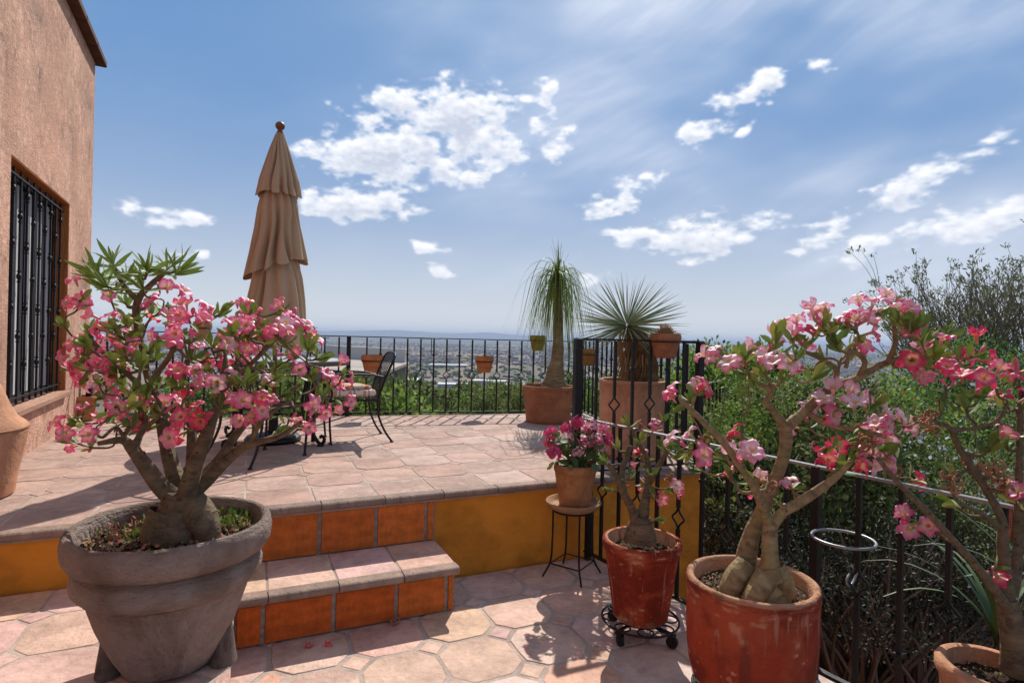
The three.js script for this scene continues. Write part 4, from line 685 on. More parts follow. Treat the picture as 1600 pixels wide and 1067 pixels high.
const leafGeo = (l, w, curl, shape = 1) => grid(2, 5, (u, v) => { const s = u * 2 - 1, ww = w * Math.pow(Math.sin(Math.PI * clamp(Math.pow(v, shape) * 0.93 + 0.05, 0, 1)), 0.8); return V(s * ww / 2, l * v * (1 - 0.12 * curl * v), 0.22 * Math.abs(s) * ww - curl * 0.4 * l * v * v); });
const LF = [leafGeo(1, 0.36, 0.3, 1.5), leafGeo(1, 0.32, 0.6, 1.6), leafGeo(1, 0.40, 0.1, 1.4), leafGeo(1, 0.34, -0.2, 1.5)], LFN = [leafGeo(1, 0.145, 0.25, 1.2), leafGeo(1, 0.12, 0.6, 1.2), leafGeo(1, 0.155, 0.05, 1.1)];
const BUD = lathe([[0, 0], [0.004, 0.004], [0.005, 0.015], [0.008, 0.026], [0.006, 0.036], [0, 0.042]], 10);
const CURL = mergeGeometries([0, 1, 2, 3].map((i) => wire([V(0, 0, 0), V(0.01 + i * 0.004, 0.018, i * 0.006), V(0.026, 0.018 - i * 0.01, 0.004 * i), V(0.03, -0.006, -0.006 * i), V(0.022, -0.016, 0)], 0.0035 + 0.001 * (i % 2), 12, 6).rotateY(i * 1.6)));
const Yaxis = V(0, 1, 0);
function orient(o, dir, spin) { o.quaternion.setFromUnitVectors(Yaxis, dir.clone().normalize()).multiply(new THREE.Quaternion().setFromAxisAngle(Yaxis, spin)); }
const root = (l) => { l.root = true; return l; };
function desertRose({ name = 'desert_rose', label, base, d, center, limbs, flowers, leaves, dry = [], bark, seed, spread, fs = 1, leafMax = 280, mats = M.leaf, twigR = 0.007, thin = 1 }) {
  reseed(seed);
  const scarList = [], t = thing(name, label, 'flowering plant', base.clone()), L = (p) => p.clone().sub(base), nodes = [], C = L(center);
  limbs.forEach((lb, i) => {   // [px, py, depth offset, radius in px]
    const pts = lb.map(([x, y, dd]) => L(at(x, y, d + dd))), rs = lb.map(([, , , r]) => r / F * d * (i === 0 || lb.root ? 1 : thin)), main = i === 0 || rs[0] > 0.05;
    obj(main ? 'trunk' : 'branch', limb(pts, rs, { rad: main ? 16 : 10, step: 7, knob: main ? 0.045 : 0.06, seed: seed + i }), bark, t);
    const cv = new THREE.CatmullRomCurve3(pts, false, 'centripetal'), n = pts.length * 3; for (let m = Math.floor(cv.getLength() / 0.035); m > 0 && !lb.root; m--) { const f = rr(0.12, 0.98), kk = f * (pts.length - 1), k0 = Math.min(Math.floor(kk), pts.length - 2), r = lerp(rs[k0], rs[k0 + 1], kk - k0), q = cv.getPoint(f), dv = rdir(), tg = cv.getTangent(f); dv.addScaledVector(tg, -dv.dot(tg)).normalize(); scarList.push([q.addScaledVector(dv, r * 0.93), dv, Math.min(0.011, r * rr(0.16, 0.42))]); } for (let k = 0; k <= n; k++) { const f = k / n; if (i === 0 && f < 0.8 && rs[0] > 0.05) continue; nodes.push({ p: cv.getPoint(f), r: lerp(rs[0], rs[rs.length - 1], f), dir: cv.getTangent(f) }); }
  });
  const tips = [...flowers.map((f) => ({ k: 'f', a: f })), ...leaves.map((f) => ({ k: 'l', a: f })), ...dry.map((f) => ({ k: 'd', a: f }))].map((q) => { const dd = q.a[4] ?? rr(-spread, spread); return { ...q, p: L(at(q.a[0], q.a[1], d + dd)) }; });
  const trunkTop = nodes[0].p; tips.sort((x, y) => x.p.distanceTo(trunkTop) - y.p.distanceTo(trunkTop));
  const twigs = []; let nl = 0; const rest = [];
  const addLeaf = (p, dir, len, g) => { const m = pick(mats); const o = new THREE.Mesh(g, m); o.position.copy(p); orient(o, dir, rnd() * 6.28); o.scale.setScalar(len); if (nl++ < leafMax) { shadow(o); o.name = 'leaf'; t.add(o); } else { o.updateMatrix(); rest.push(g.clone().applyMatrix4(o.matrix)); } };
  for (const q of tips) {
    let best = null, bc = 1e9; for (const n of nodes) { const dv = q.p.clone().sub(n.p), l = dv.length(), c = l * (1.15 - 0.35 * (dv.dot(n.dir) / (l + 1e-6))) + Math.max(0, n.p.y - q.p.y) * 0.7; if (l > 0.01 && c < bc) { bc = c; best = n; } }
    const l = best.p.distanceTo(q.p), end = q.p, out = end.clone().sub(C).normalize();
    if (l > 0.03) {
      const m1 = best.p.clone().addScaledVector(best.dir, l * 0.3).lerp(end, 0.2), m2 = best.p.clone().lerp(end, 0.66).add(V(rr(-0.1, 0.1), rr(-0.12, 0.02), rr(-0.1, 0.1)).multiplyScalar(l)), r0 = Math.min(best.r * 0.75, twigR * 1.5 + l * 0.012), r1 = Math.max(0.004, twigR * 0.62);
      const pts = [best.p, m1, m2, end]; twigs.push(limb(pts, [r0, r0 * 0.8, lerp(r0, r1, 0.6), r1], { rad: 7, step: 5, knob: 0.1, seed: seed + twigs.length })); const cv = new THREE.CatmullRomCurve3(pts, false, 'centripetal'); for (let k = 2; k <= 7; k++) nodes.push({ p: cv.getPoint(k / 8), r: lerp(r0, r1, k / 8), dir: cv.getTangent(k / 8) });
    }
    const tipDir = end.clone().sub(best.p).normalize().lerp(out, 0.4).add(V(0, 0.35, 0)).normalize();
    if (q.k === 'f') {
      const [, , n, kind] = q.a;
      for (let k = 0; k < n; k++) {
        const off = n > 1 ? rdir().multiplyScalar(0.030 * fs * Math.sqrt(n)).addScaledVector(tipDir, 0.016) : V(0, 0, 0), dir = tipDir.clone().multiplyScalar(0.55).add(off.clone().multiplyScalar(14 / fs)).add(V(0, 0.15, 0.28)).add(rdir().multiplyScalar(0.7));
        const kk = rnd() < 0.12 ? (kind === 'deep' ? 'mid' : kind === 'mid' ? pick(['deep', 'pale']) : 'mid') : kind, o = obj('flower', pick(FL[kk]), M.petal, t); o.position.copy(end).add(off).addScaledVector(dir.clone().normalize(), 0.03 * fs); orient(o, dir, rnd() * 6.28); o.scale.setScalar(fs * rr(0.82, 1.15));
      }
      for (let b = Math.floor(rnd() * 3); b > 0; b--) { const o = obj('bud', BUD, M.bud, t); o.position.copy(end); o.position.addScaledVector(rdir(), 0.012); orient(o, tipDir.clone().add(rdir().multiplyScalar(0.8)), 0); o.scale.setScalar(fs * rr(0.7, 1.3)); }
      const m = 3 + Math.floor(rnd() * 3); for (let k = 0; k < m; k++) { const a = k / m * 6.28 + rnd(), dir = tipDir.clone().multiplyScalar(0.5).add(rdir().multiplyScalar(0.9)); addLeaf(end.clone().addScaledVector(tipDir, -rr(0, 0.03)), dir, fs * rr(0.045, 0.085), pick(LF)); }
    } else if (q.k === 'l') {
      const [, , n, len, dd, narrow] = q.a; for (let k = 0; k < n; k++) { const a = k * 2.4, e = lerp(0.15, narrow ? 1.9 : 1.1, k / n), s = V(1, 0, 0).applyQuaternion(new THREE.Quaternion().setFromAxisAngle(Yaxis, a)), dir = s.multiplyScalar(Math.sin(e) + 0.15).add(tipDir.clone().multiplyScalar(Math.cos(e) + 0.2)).add(rdir().multiplyScalar(0.25)); addLeaf(end.clone().addScaledVector(tipDir, -0.022 * k / n), dir, (len ?? 0.09) * rr(0.75, 1.15), pick(narrow ? LFN : LF)); }
    } else { const o = obj('dry_flower', CURL, M.dry, t); o.position.copy(end); orient(o, rdir(), rnd() * 6); o.scale.setScalar(1.1 * fs); }
  }
  const scarGeo = new THREE.SphereGeometry(1, 8, 6).scale(1, 0.6, 1); if (scarList.length) { const o = obj('leaf_scar', scarList.map(([p, dv, r]) => scarGeo.clone().applyMatrix4(new THREE.Matrix4().compose(p, new THREE.Quaternion().setFromUnitVectors(Yaxis, dv), V(r, r, r)))), bark, t); o.userData.kind = 'stuff'; }
  obj('twig', twigs, M.twig === bark ? M.twig : bark, t);
  if (rest.length) { const o = obj('small_leaf', rest, mats[0], t); o.userData.kind = 'stuff'; }
  return t;
}
// left plant
{
  const d = 2.25, soilY = PL.y - 0.085, base = V(PL.x + 0.03, soilY, PL.z);
  const flowers = [], leaves = [], F3 = (s, n, k) => s.split(' ').forEach((p) => { const [x, y] = p.split(',').map(Number); flowers.push([x, y, n, k]); });
  F3('125,468 260,477 294,497 373,494 405,506 458,497 402,538 431,523 456,533 130,556 152,567 177,567 373,560 341,557 319,562 262,596 291,596 316,569 505,618 512,635 429,555 305,528 273,526', 3, 'mid');
  F3('170,463 383,514 475,515 190,506 228,506 246,524 195,555 130,589 154,600 489,540 307,604 505,592 480,665 451,655 466,670 131,643 147,677 230,630 480,630 541,628 466,579 422,630 175,638', 1, 'mid');
  F3('91,680 139,700 339,623 373,623 395,630 397,657 536,584', 2, 'mid'); F3('265,648 286,651 304,669 315,655 320,650', 2, 'deep'); F3('340,595 415,600', 1, 'pale');
  const LV = (s, n, len, nar) => s.split(' ').forEach((p) => { const [x, y] = p.split(',').map(Number); leaves.push([x, y, n, len, undefined, nar]); });
  LV('176,412 229,424 262,418 166,448 194,440 276,424 222,448 150,428', 16, 0.108, true);
  LV('100,510 142,520 135,540 196,474 226,480 112,577 345,490 388,490 434,488 482,545 364,522 214,522 242,560 246,602 281,602 370,602 430,592 488,592 412,652 432,678 126,662 206,662 112,690 215,575 330,540 400,575 455,560 300,560 190,600 175,660 350,640 180,535 270,545 320,590 440,620 500,560 225,640', 7, 0.064);
  reseed(4000); for (let i = 0; i < 22; i++) { const a = rnd() * 6.28, r = Math.sqrt(rr(0.1, 1)); leaves.push([285 + 180 * r * Math.cos(a), 585 + 105 * r * Math.sin(a), 6, 0.066, undefined, false]); } for (let i = 0; i < 34; i++) { const a = rnd() * 6.28, r = Math.sqrt(rr(0.15, 1)); flowers.push([285 + 175 * r * Math.cos(a), 585 + 100 * r * Math.sin(a), 2, 'mid']); }
  desertRose({
    label: 'bushy pink flowering desert rose with thick trunk in the grey pot', base, d, center: at(300, 620, d), seed: 4001, spread: 0.30, fs: 0.8, thin: 0.66, flowers, leaves, bark: M.bark, leafMax: 290,
    limbs: [
      [[272, 872, 0, 50], [275, 835, 0, 42], [281, 800, 0, 33], [288, 768, 0, 25]],
      root([[292, 790, 0.0, 27], [312, 806, -0.01, 25], [324, 836, -0.02, 19], [330, 885, -0.02, 12]]), root([[262, 800, -0.03, 27], [246, 835, -0.05, 23], [238, 895, -0.06, 16]]),
      [[280, 785, 0, 25], [252, 762, -0.03, 20], [222, 722, -0.08, 16], [205, 700, -0.1, 13], [192, 688, -0.12, 9], [152, 693, -0.15, 5]], [[207, 704, -0.1, 11], [216, 684, -0.06, 8], [226, 655, 0.02, 6], [220, 625, 0.06, 5]],
      [[282, 775, 0.03, 23], [270, 735, 0.05, 19], [256, 680, 0.08, 15], [249, 640, 0.1, 12], [232, 596, 0.12, 9], [222, 545, 0.14, 7], [212, 500, 0.12, 8], [215, 468, 0.1, 9], [235, 445, 0.08, 7], [258, 425, 0.06, 5]],
      [[216, 470, 0.1, 8], [196, 450, 0.06, 6], [180, 422, 0.02, 5]], [[290, 778, -0.02, 23], [303, 730, -0.04, 19], [318, 690, -0.06, 16], [332, 655, -0.05, 11], [345, 610, 0, 8], [352, 560, 0.05, 6]],
      [[298, 770, 0.02, 21], [330, 742, 0.02, 16], [362, 712, 0.0, 12], [390, 694, -0.05, 9], [436, 682, -0.1, 6], [470, 660, -0.12, 4.5]], [[300, 765, 0.08, 19], [340, 720, 0.15, 13], [380, 665, 0.2, 9], [425, 630, 0.22, 6.5], [470, 600, 0.22, 5]],
      [[295, 770, 0.08, 19], [300, 710, 0.18, 14], [296, 650, 0.22, 10], [285, 590, 0.25, 8], [300, 545, 0.25, 6]], [[250, 645, 0.1, 9], [215, 600, 0.02, 7], [170, 560, -0.06, 5.5], [140, 530, -0.1, 4.5]], [[345, 612, 0, 7], [385, 575, -0.05, 5.5], [420, 540, -0.1, 5], [450, 510, -0.1, 4]], [[232, 600, 0.1, 7], [270, 545, 0.02, 6], [275, 505, 0, 5]], [[390, 694, -0.05, 7], [410, 655, -0.14, 5], [430, 640, -0.16, 4]],
    ],
  });
}
// middle plant
{
  const d = 3.06, base = V(potM.x, potM.y + 0.345, potM.z), fl = [], lv = [];
  const F3 = (s, n, k) => s.split(' ').forEach((p) => { const [x, y] = p.split(',').map(Number); fl.push([x, y, n, k]); }); F3('1009,720 1046,762', 2, 'mid'); F3('1009,754 1023,667 1030,775 1000,710', 1, 'mid'); F3('1053,758', 1, 'pale');
  for (const [x, y, n] of [[958, 766, 6], [1040, 703, 8], [981, 663, 6], [966, 700, 5], [1024, 812, 5], [1016, 742, 5], [1056, 715, 7], [948, 722, 5], [1002, 690, 5], [1035, 660, 4], [985, 745, 4]]) lv.push([x, y, n, 0.07]);
  desertRose({
    label: 'small pink desert rose with forked stems in the tall red pot', base, d, center: at(1005, 740, d), seed: 4101, spread: 0.13, fs: 0.85, thin: 0.85, flowers: fl, leaves: lv, bark: M.bark, dry: [[1046, 748, 1], [975, 760, 1], [1000, 665, 1]], twigR: 0.006,
    limbs: [[[1000, 845, 0, 26], [1001, 828, 0, 22], [1003, 808, 0, 15]], [[996, 822, 0, 11], [988, 796, -0.02, 8], [977, 775, -0.05, 7], [966, 750, -0.08, 6], [950, 724, -0.1, 4]], [[1004, 815, 0, 12], [1008, 785, 0.02, 9], [1013, 755, 0.04, 7], [1012, 720, 0.05, 5], [990, 680, 0.05, 4]], [[977, 776, -0.05, 6], [972, 740, 0, 5], [985, 700, 0.04, 4]], [[1012, 760, 0.04, 6], [1028, 730, 0.02, 5], [1046, 700, 0, 4]]],
  });
}
// large right plant
{
  const d = 2.42, base = V(potB.x, potB.y + 0.40, potB.z), fl = [], lv = [];
  const F3 = (s, n, k) => s.split(' ').forEach((p) => { const [x, y] = p.split(',').map(Number); fl.push([x, y, n, k]); });
  F3('1075,622 1133,562 1169,577 1202,547 1238,529 1274,520 1322,511 1355,499 1151,717 1076,702 1310,634 1346,662 1388,693', 3, 'pale'); F3('1256,541 1223,592 1373,488 1334,544 1262,664 1376,661 1340,715 1385,715 1175,748 1403,502 1286,511 1295,643', 2, 'pale'); F3('1256,575 1415,667 1238,763 1169,604', 1, 'pale');
  F3('1340,517 1403,574 1433,562 1445,546 1477,555 1496,572', 2, 'mid'); F3('1304,694 1310,733 1525,556', 2, 'deep'); F3('1145,751 1157,682 1346,680 1502,558 1424,751 1090,610', 1, 'deep');
  for (const [x, y, n, l] of [[1213, 535, 5, 0.1], [1183, 556, 7, 0.08], [1197, 586, 5, 0.08], [1300, 528, 6, 0.09], [1396, 500, 8, 0.105], [1424, 512, 8, 0.1], [1406, 522, 6, 0.09], [1312, 546, 6, 0.08], [1330, 540, 5, 0.09], [1272, 592, 5, 0.09], [1440, 532, 6, 0.09], [1245, 560, 5, 0.08], [1165, 560, 6, 0.08], [1326, 690, 6, 0.08], [1370, 705, 6, 0.08], [1320, 640, 5, 0.07], [1110, 700, 6, 0.08], [1095, 735, 5, 0.08], [1135, 720, 5, 0.08], [1460, 560, 5, 0.08], [1060, 700, 6, 0.07], [1220, 785, 3, 0.05], [1360, 640, 5, 0.08], [1480, 520, 6, 0.08], [1400, 720, 6, 0.08], [1290, 560, 4, 0.08]]) lv.push([x, y, n, l]);
  desertRose({
    label: 'wide spreading pale pink desert rose with bare forked trunks in the large red pot', base, d, center: at(1250, 690, d), seed: 4202, spread: 0.2, fs: 1.08, thin: 0.78, flowers: fl, leaves: lv, bark: M.barkTan, dry: [[1200, 756, 1], [1350, 700, 1], [1360, 690, 1], [1100, 690, 1], [1445, 655, 1], [1395, 735, 1]],
    limbs: [
      [[1194, 965, -0.02, 45], [1192, 925, -0.01, 36], [1188, 892, 0, 21]],
      [[1165, 915, 0.04, 24], [1167, 870, 0.05, 20], [1176, 832, 0.05, 16], [1192, 798, 0.05, 14], [1210, 755, 0.04, 12], [1228, 700, 0.02, 11.5], [1228, 664, 0.02, 12]],
      [[1203, 905, -0.06, 23], [1203, 865, -0.06, 16], [1203, 832, -0.05, 15], [1205, 815, -0.05, 13]],
      [[1205, 822, -0.05, 11], [1192, 792, -0.07, 9], [1180, 764, -0.09, 7.5], [1160, 735, -0.12, 6], [1130, 690, -0.16, 7], [1095, 655, -0.2, 5.5], [1062, 622, -0.22, 4]],
      [[1205, 822, -0.05, 12], [1222, 802, -0.06, 10], [1250, 785, -0.08, 10], [1285, 762, -0.1, 8.5], [1315, 738, -0.12, 6], [1335, 715, -0.12, 5]],
      [[1228, 668, 0.02, 10], [1210, 642, -0.01, 7], [1198, 628, -0.03, 6.5], [1205, 612, -0.04, 6], [1180, 595, -0.06, 4]], [[1228, 668, 0.02, 11], [1255, 646, 0.03, 10], [1296, 608, 0.04, 9], [1338, 592, 0.04, 7.5], [1386, 566, 0.02, 6.5], [1430, 556, 0, 5.5], [1470, 560, -0.02, 4]],
      [[1300, 606, 0.04, 7], [1307, 578, 0.06, 5.5], [1282, 560, 0.08, 5], [1255, 548, 0.1, 4]], [[1342, 590, 0.04, 6], [1352, 565, 0.0, 5], [1330, 550, -0.03, 4.5], [1322, 575, -0.03, 4]], [[1388, 566, 0.02, 6], [1400, 535, 0.0, 5], [1398, 510, -0.03, 4]], [[1260, 643, 0.03, 6], [1300, 665, -0.08, 5], [1345, 672, -0.14, 4.5], [1385, 682, -0.16, 4]],
      root([[1168, 885, 0.02, 20], [1150, 905, 0.0, 19], [1136, 940, -0.01, 15], [1128, 990, -0.01, 9]]), root([[1208, 885, -0.03, 18], [1224, 915, -0.04, 17], [1232, 960, -0.05, 13], [1235, 1000, -0.05, 8]]), root([[1204, 895, -0.05, 19], [1186, 920, -0.08, 17], [1168, 955, -0.10, 14], [1158, 1000, -0.10, 9]]),
    ],
  });
}
// plant at the right edge
{
  const d = 2.0, base = V(potR.x + 0.05, PR.y - 0.06, potR.z), fl = [], lv = [];
  const F3 = (s, n, k) => s.split(' ').forEach((p) => { const [x, y] = p.split(',').map(Number); fl.push([x, y, n, k]); }); F3('1431,816 1557,607', 2, 'mid'); F3('1521,616 1479,606', 2, 'deep'); F3('1456,824 1550,894', 1, 'deep'); F3('1566,625 1594,628 1563,687 1594,582 1594,777', 1, 'mid');
  for (const [x, y, n, l] of [[1494, 790, 5, 0.085], [1548, 702, 5, 0.08], [1470, 640, 4, 0.06], [1510, 640, 6, 0.07], [1585, 600, 4, 0.08], [1480, 735, 4, 0.06], [1575, 700, 5, 0.07], [1530, 620, 5, 0.06]]) lv.push([x, y, n, l]);
  desertRose({
    label: 'leggy desert rose with few red pink blooms at the right edge', base, d, center: at(1540, 720, d), seed: 4303, spread: 0.1, flowers: fl, leaves: lv, bark: M.bark, fs: 0.9, thin: 0.8, dry: [[1455, 655, 1], [1453, 668, 1], [1485, 745, 1], [1490, 758, 1], [1520, 725, 1], [1553, 728, 1], [1560, 750, 1], [1548, 742, 1], [1575, 765, 1]], twigR: 0.005,
    limbs: [
      [[1592, 1050, 0, 24], [1588, 1010, 0, 19], [1580, 970, 0, 16], [1574, 935, 0, 14]],
      [[1575, 945, 0, 14], [1571, 900, 0, 12], [1568, 850, 0, 10], [1566, 812, 0, 8], [1545, 770, 0, 7], [1522, 735, 0.02, 7], [1500, 700, 0.02, 6], [1484, 668, 0, 5], [1466, 660, 0, 3.5]], [[1578, 950, 0.02, 11], [1590, 880, 0.05, 9], [1592, 800, 0.06, 8], [1594, 700, 0.04, 6], [1597, 610, 0, 4]],
      [[1576, 950, -0.02, 10], [1552, 918, -0.05, 8], [1522, 878, -0.08, 7], [1488, 842, -0.1, 6], [1450, 800, -0.12, 6], [1400, 750, -0.14, 5], [1372, 715, -0.15, 4]], [[1566, 826, 0, 6], [1535, 803, -0.04, 4], [1500, 786, -0.08, 3]], [[1488, 672, 0, 4.5], [1530, 668, 0, 4], [1560, 656, -0.02, 3.5], [1572, 640, -0.03, 3]],
    ],
  });
}
// geranium
{
  reseed(4401);
  const d = 3.8, base = gerP.clone().add(V(0, 0.24, 0)), t = thing('geranium', 'pink geranium with round flower heads in the brown pot on the stand', 'flowering plant', base);
  const lg = new THREE.CircleGeometry(1, 14), lp = lg.attributes.position; for (let i = 0; i < lp.count; i++) { const x = lp.getX(i), y = lp.getY(i), a = Math.atan2(y, x), r = Math.hypot(x, y); lp.setXYZ(i, x * (1 + 0.1 * Math.cos(a * 7)), r * r * 0.3 + 0.1 * Math.sin(a * 5) * r, y * (1 + 0.1 * Math.cos(a * 7))); } lg.computeVertexNormals();
  const st = [], tip = (px, py, dd) => at(px, py, d + dd).sub(base);
  for (let i = 0; i < 95; i++) { const p = tip(rr(858, 948), rr(676, 732), rr(-0.14, 0.14)); if (p.y < -0.02) p.y = 0.02; const o = obj('leaf', lg, pick(M.leafDark), t); o.position.copy(p); o.scale.setScalar(rr(0.018, 0.034)); orient(o, rdir().add(V(0, 1.0, 0.3)), rnd() * 6); if (i % 3 === 0) st.push(limb([V(rr(-0.05, 0.05), -0.02, rr(-0.05, 0.05)), p.clone().multiplyScalar(0.5).add(V(0, 0.02, 0)), p], [0.004, 0.003, 0.002], { rad: 5, step: 3 })); }
  const floret = (c0, c1) => { const gs = []; for (let k = 0; k < 5; k++) gs.push(grid(2, 2, (u, v) => V((0.002 + v * 0.012), 0.004 * Math.sin(v * 2), (u - 0.5) * 0.013 * Math.sin(0.4 + v * 2)), (u, v) => mix3(c0, c1, v)).rotateY(k * 1.2566)); return mergeGeometries(gs); };
  const head = (n, c0, c1) => { const f = floret(c0, c1), gs = []; for (let i = 0; i < n; i++) { const y = 1 - 1.7 * (i + 0.5) / n, a = i * 2.4, r = Math.sqrt(1 - y * y), dir = V(r * Math.cos(a), y, r * Math.sin(a)); const m = new THREE.Matrix4().compose(dir.clone().add(rdir().multiplyScalar(0.22)).multiplyScalar(0.034 * rr(0.72, 1.12)), new THREE.Quaternion().setFromUnitVectors(Yaxis, dir.clone().add(rdir().multiplyScalar(0.5)).normalize()), V(1, 1, 1).multiplyScalar(rr(0.75, 1.3))); gs.push(f.clone().applyMatrix4(m)); } return mergeGeometries(gs); };
  const hot = head(34, [0.66, 0.06, 0.2], [0.74, 0.09, 0.28]), rose = head(26, [0.78, 0.26, 0.38], [0.78, 0.20, 0.36]), pale = head(20, [0.85, 0.55, 0.6], [0.82, 0.38, 0.5]);
  for (const [x, y, g, s, dd] of [[863, 677, hot, 1.15, -0.05], [866, 706, hot, 1.2, -0.12], [902, 660, hot, 1.1, 0], [884, 670, hot, 1.0, 0.04], [858, 692, hot, 0.9, 0], [926, 664, pale, 1.0, -0.02], [942, 671, rose, 1.0, 0.02], [951, 689, hot, 0.95, 0], [914, 690, rose, 1.05, -0.1], [903, 706, pale, 0.9, -0.15], [932, 684, pale, 1, -0.06], [935, 692, rose, 0.9, -0.1], [918, 672, rose, 0.9, 0.06], [940, 700, pale, 0.8, -0.05], [890, 685, pale, 0.9, -0.02]]) { const o = obj('flower_head', g, M.petal, t), p = tip(x, y, dd); o.position.copy(p); o.scale.setScalar(s); orient(o, p.clone().add(V(0, 0.1, 0.1)), rnd() * 6); st.push(limb([V(rr(-0.04, 0.04), -0.02, rr(-0.04, 0.04)), p.clone().multiplyScalar(0.5).add(V(0, 0.03, 0)), p], [0.004, 0.003, 0.002], { rad: 5, step: 3 })); }
  obj('stem', st, M.leafDark[0], t);
}
// ponytail palm and yucca
{
  reseed(4501);
  const base = V(ponP.x, 0.37, ponP.z), d = -ponP.z, t = thing('ponytail_palm', 'ponytail palm with drooping grassy leaves in the wide brown pot', 'palm', base), P = (px, py, dd = 0) => at(px, py, d + dd).sub(base);
  obj('trunk', limb([P(864, 612), P(866, 600), P(867, 585), P(871, 560), P(872, 520), P(871, 470), P(872, 440)], [0.15, 0.145, 0.11, 0.075, 0.062, 0.05, 0.04], { rad: 20, step: 6, knob: 0.08, seed: 5 }), M.barkTan, t);
  const strip = (len, quick, w, fin = 2.95) => grid(2, 16, (u, v) => { const s = u * 2 - 1, n = 18; let x = 0, y = 0; for (let i = 0; i < n; i++) { const q = v * (i + 0.5) / n, a = 0.30 + (fin - 0.30) * Math.pow(smoothstep(q, -0.05, quick), 0.8); x += Math.sin(a) * len * v / n; y += Math.cos(a) * len * v / n; } return V(x, y + Math.abs(s) * w * 0.25, s * w / 2 * (1 - v * 0.8)); });
  const G = []; for (let i = 0; i < 18; i++) G.push(strip(rr(1.25, 1.85), rr(0.34, 0.66), rr(0.014, 0.022), rr(2.75, 3.02)));
  const up = []; for (let i = 0; i < 6; i++) up.push(strip(rr(0.38, 0.6), 1.6, 0.013, rr(0.35, 0.9)));
  for (let i = 0; i < 215; i++) { const h = Math.sqrt(rnd()), p = P(872 + rr(-3, 3), lerp(490, 436, h)), o = obj('leaf', pick(G), pick(M.pony), t), s = lerp(0.66, 1.0, h) * rr(0.7, 1.0); o.position.copy(p); o.rotation.set(rr(-0.08, 0.08), rnd() * 6.28, rr(-0.1, 0.12)); o.scale.set(s * rr(0.3, 0.95), s, s); }
  for (let i = 0; i < 26; i++) { const o = obj('leaf', pick(up), pick(M.pony), t); o.position.copy(P(873 + rr(-2, 2), 440)); o.rotation.set(0, rnd() * 6.28, rr(0.1, 0.42)); o.scale.setScalar(rr(0.7, 1.0)); }
}
{
  reseed(4601);
  const base = V(yuP.x, 0.575, yuP.z), d = -yuP.z, t = thing('yucca', 'yucca with a radiating ball of stiff grey green spikes in the tall cylinder pot', 'yucca', base), P = (px, py, dd = 0) => at(px, py, d + dd).sub(base), H = P(980, 508);
  obj('trunk', limb([P(1006, 606), P(1005, 580), P(1000, 550), P(990, 522), P(982, 508)], [0.135, 0.13, 0.125, 0.10, 0.04], { rad: 18, step: 6, knob: 0.22, seed: 9 }), M.shag, t);
  const dead = leafGeo(1, 0.075, -0.5, 0.8); for (let i = 0; i < 280; i++) { const k = rnd(), c = P(lerp(1005, 984, k), lerp(592, 515, k)), tr = lerp(0.133, 0.085, k * k), a = rnd() * 6.28, o = obj('dead_leaf', dead, M.thatch, t); o.position.copy(c).add(V(Math.cos(a) * tr, 0, Math.sin(a) * tr)); orient(o, V(Math.cos(a) * rr(0.1, 0.3), -1, Math.sin(a) * rr(0.1, 0.3)), -a); o.scale.setScalar(rr(0.10, 0.2)); }
  const sp = [leafGeo(1, 0.024, 0.04, 0.75), leafGeo(1, 0.02, 0.1, 0.75), leafGeo(1, 0.027, 0.0, 0.75)];
  for (let i = 0; i < 205; i++) { const y = 1 - 1.62 * Math.pow((i + 0.5) / 205, 0.85), a = i * 2.39996, r = Math.sqrt(Math.max(0, 1 - y * y)), dir = V(r * Math.cos(a), y, r * Math.sin(a)).add(rdir().multiplyScalar(0.06)).normalize(), o = obj('leaf', pick(sp), pick(M.yucca), t); o.position.copy(H).addScaledVector(dir, 0.02); orient(o, dir, rnd() * 6.28); o.scale.setScalar(rr(0.37, 0.46) * (1.02 + 0.22 * r * r) * (y < -0.4 ? 0.85 : 1)); }
}
// low plants in the big grey pot
{
  reseed(4701);
  const lg = leafGeo(1, 0.45, 0.2, 1);
  const patch = (label, px0, px1, py0, py1, n, mats, size) => { const c = on((px0 + px1) / 2, (py0 + py1) / 2, PL.y - 0.07), t = thing('succulent', label, 'plant', c); for (let i = 0; i < n; i++) { const p = on(rr(px0, px1), rr(py0, py1), PL.y - 0.072), o = obj('leaf', lg, pick(mats), t); o.position.copy(p.sub(c)).add(V(0, rr(0, 0.025), 0)); orient(o, rdir().add(V(0, 1.3, 0)), rnd() * 6); o.scale.setScalar(size * rr(0.6, 1.3)); } };
  patch('bright green low succulent right of the trunk in the grey pot', 334, 392, 800, 830, 150, [M.leaf[1], M.leaf[0], leafMat([0.15, 0.27, 0.04], 0.3)], 0.026); patch('mixed green and reddish low plants left of the trunk in the grey pot', 148, 240, 812, 850, 150, [M.leaf[3], M.leaf[0], M.leafDark[1], M.dry, leafMat([0.42, 0.14, 0.13], 0.3)], 0.026);
  patch('reddish little plant beside the bright green succulent', 325, 345, 800, 832, 40, [M.dry, leafMat([0.42, 0.13, 0.12], 0.3)], 0.022);
  // fallen bits on the tiles
  const fall = (px, py, y, label, k) => { const o = obj('fallen_flower', FL[k][2], M.petal); o.position.copy(on(px, py, y)).add(V(0, 0.012, 0)); o.rotation.set(2.6, rnd() * 6, 0.5); o.scale.setScalar(0.5); tag(o, label, 'fallen flower'); };
  fall(482, 1011, FLOOR, 'left one of two fallen red blossoms before the step', 'deep'); fall(513, 1010, FLOOR, 'right one of two fallen red blossoms before the step', 'deep');
  const lf = obj('fallen_leaf', CURL, M.dry); lf.position.copy(on(616, 975, FLOOR)).add(V(0, 0.018, 0)); lf.scale.setScalar(0.9); tag(lf, 'curled dry brown leaf lying in front of the step', 'dry leaf');
}

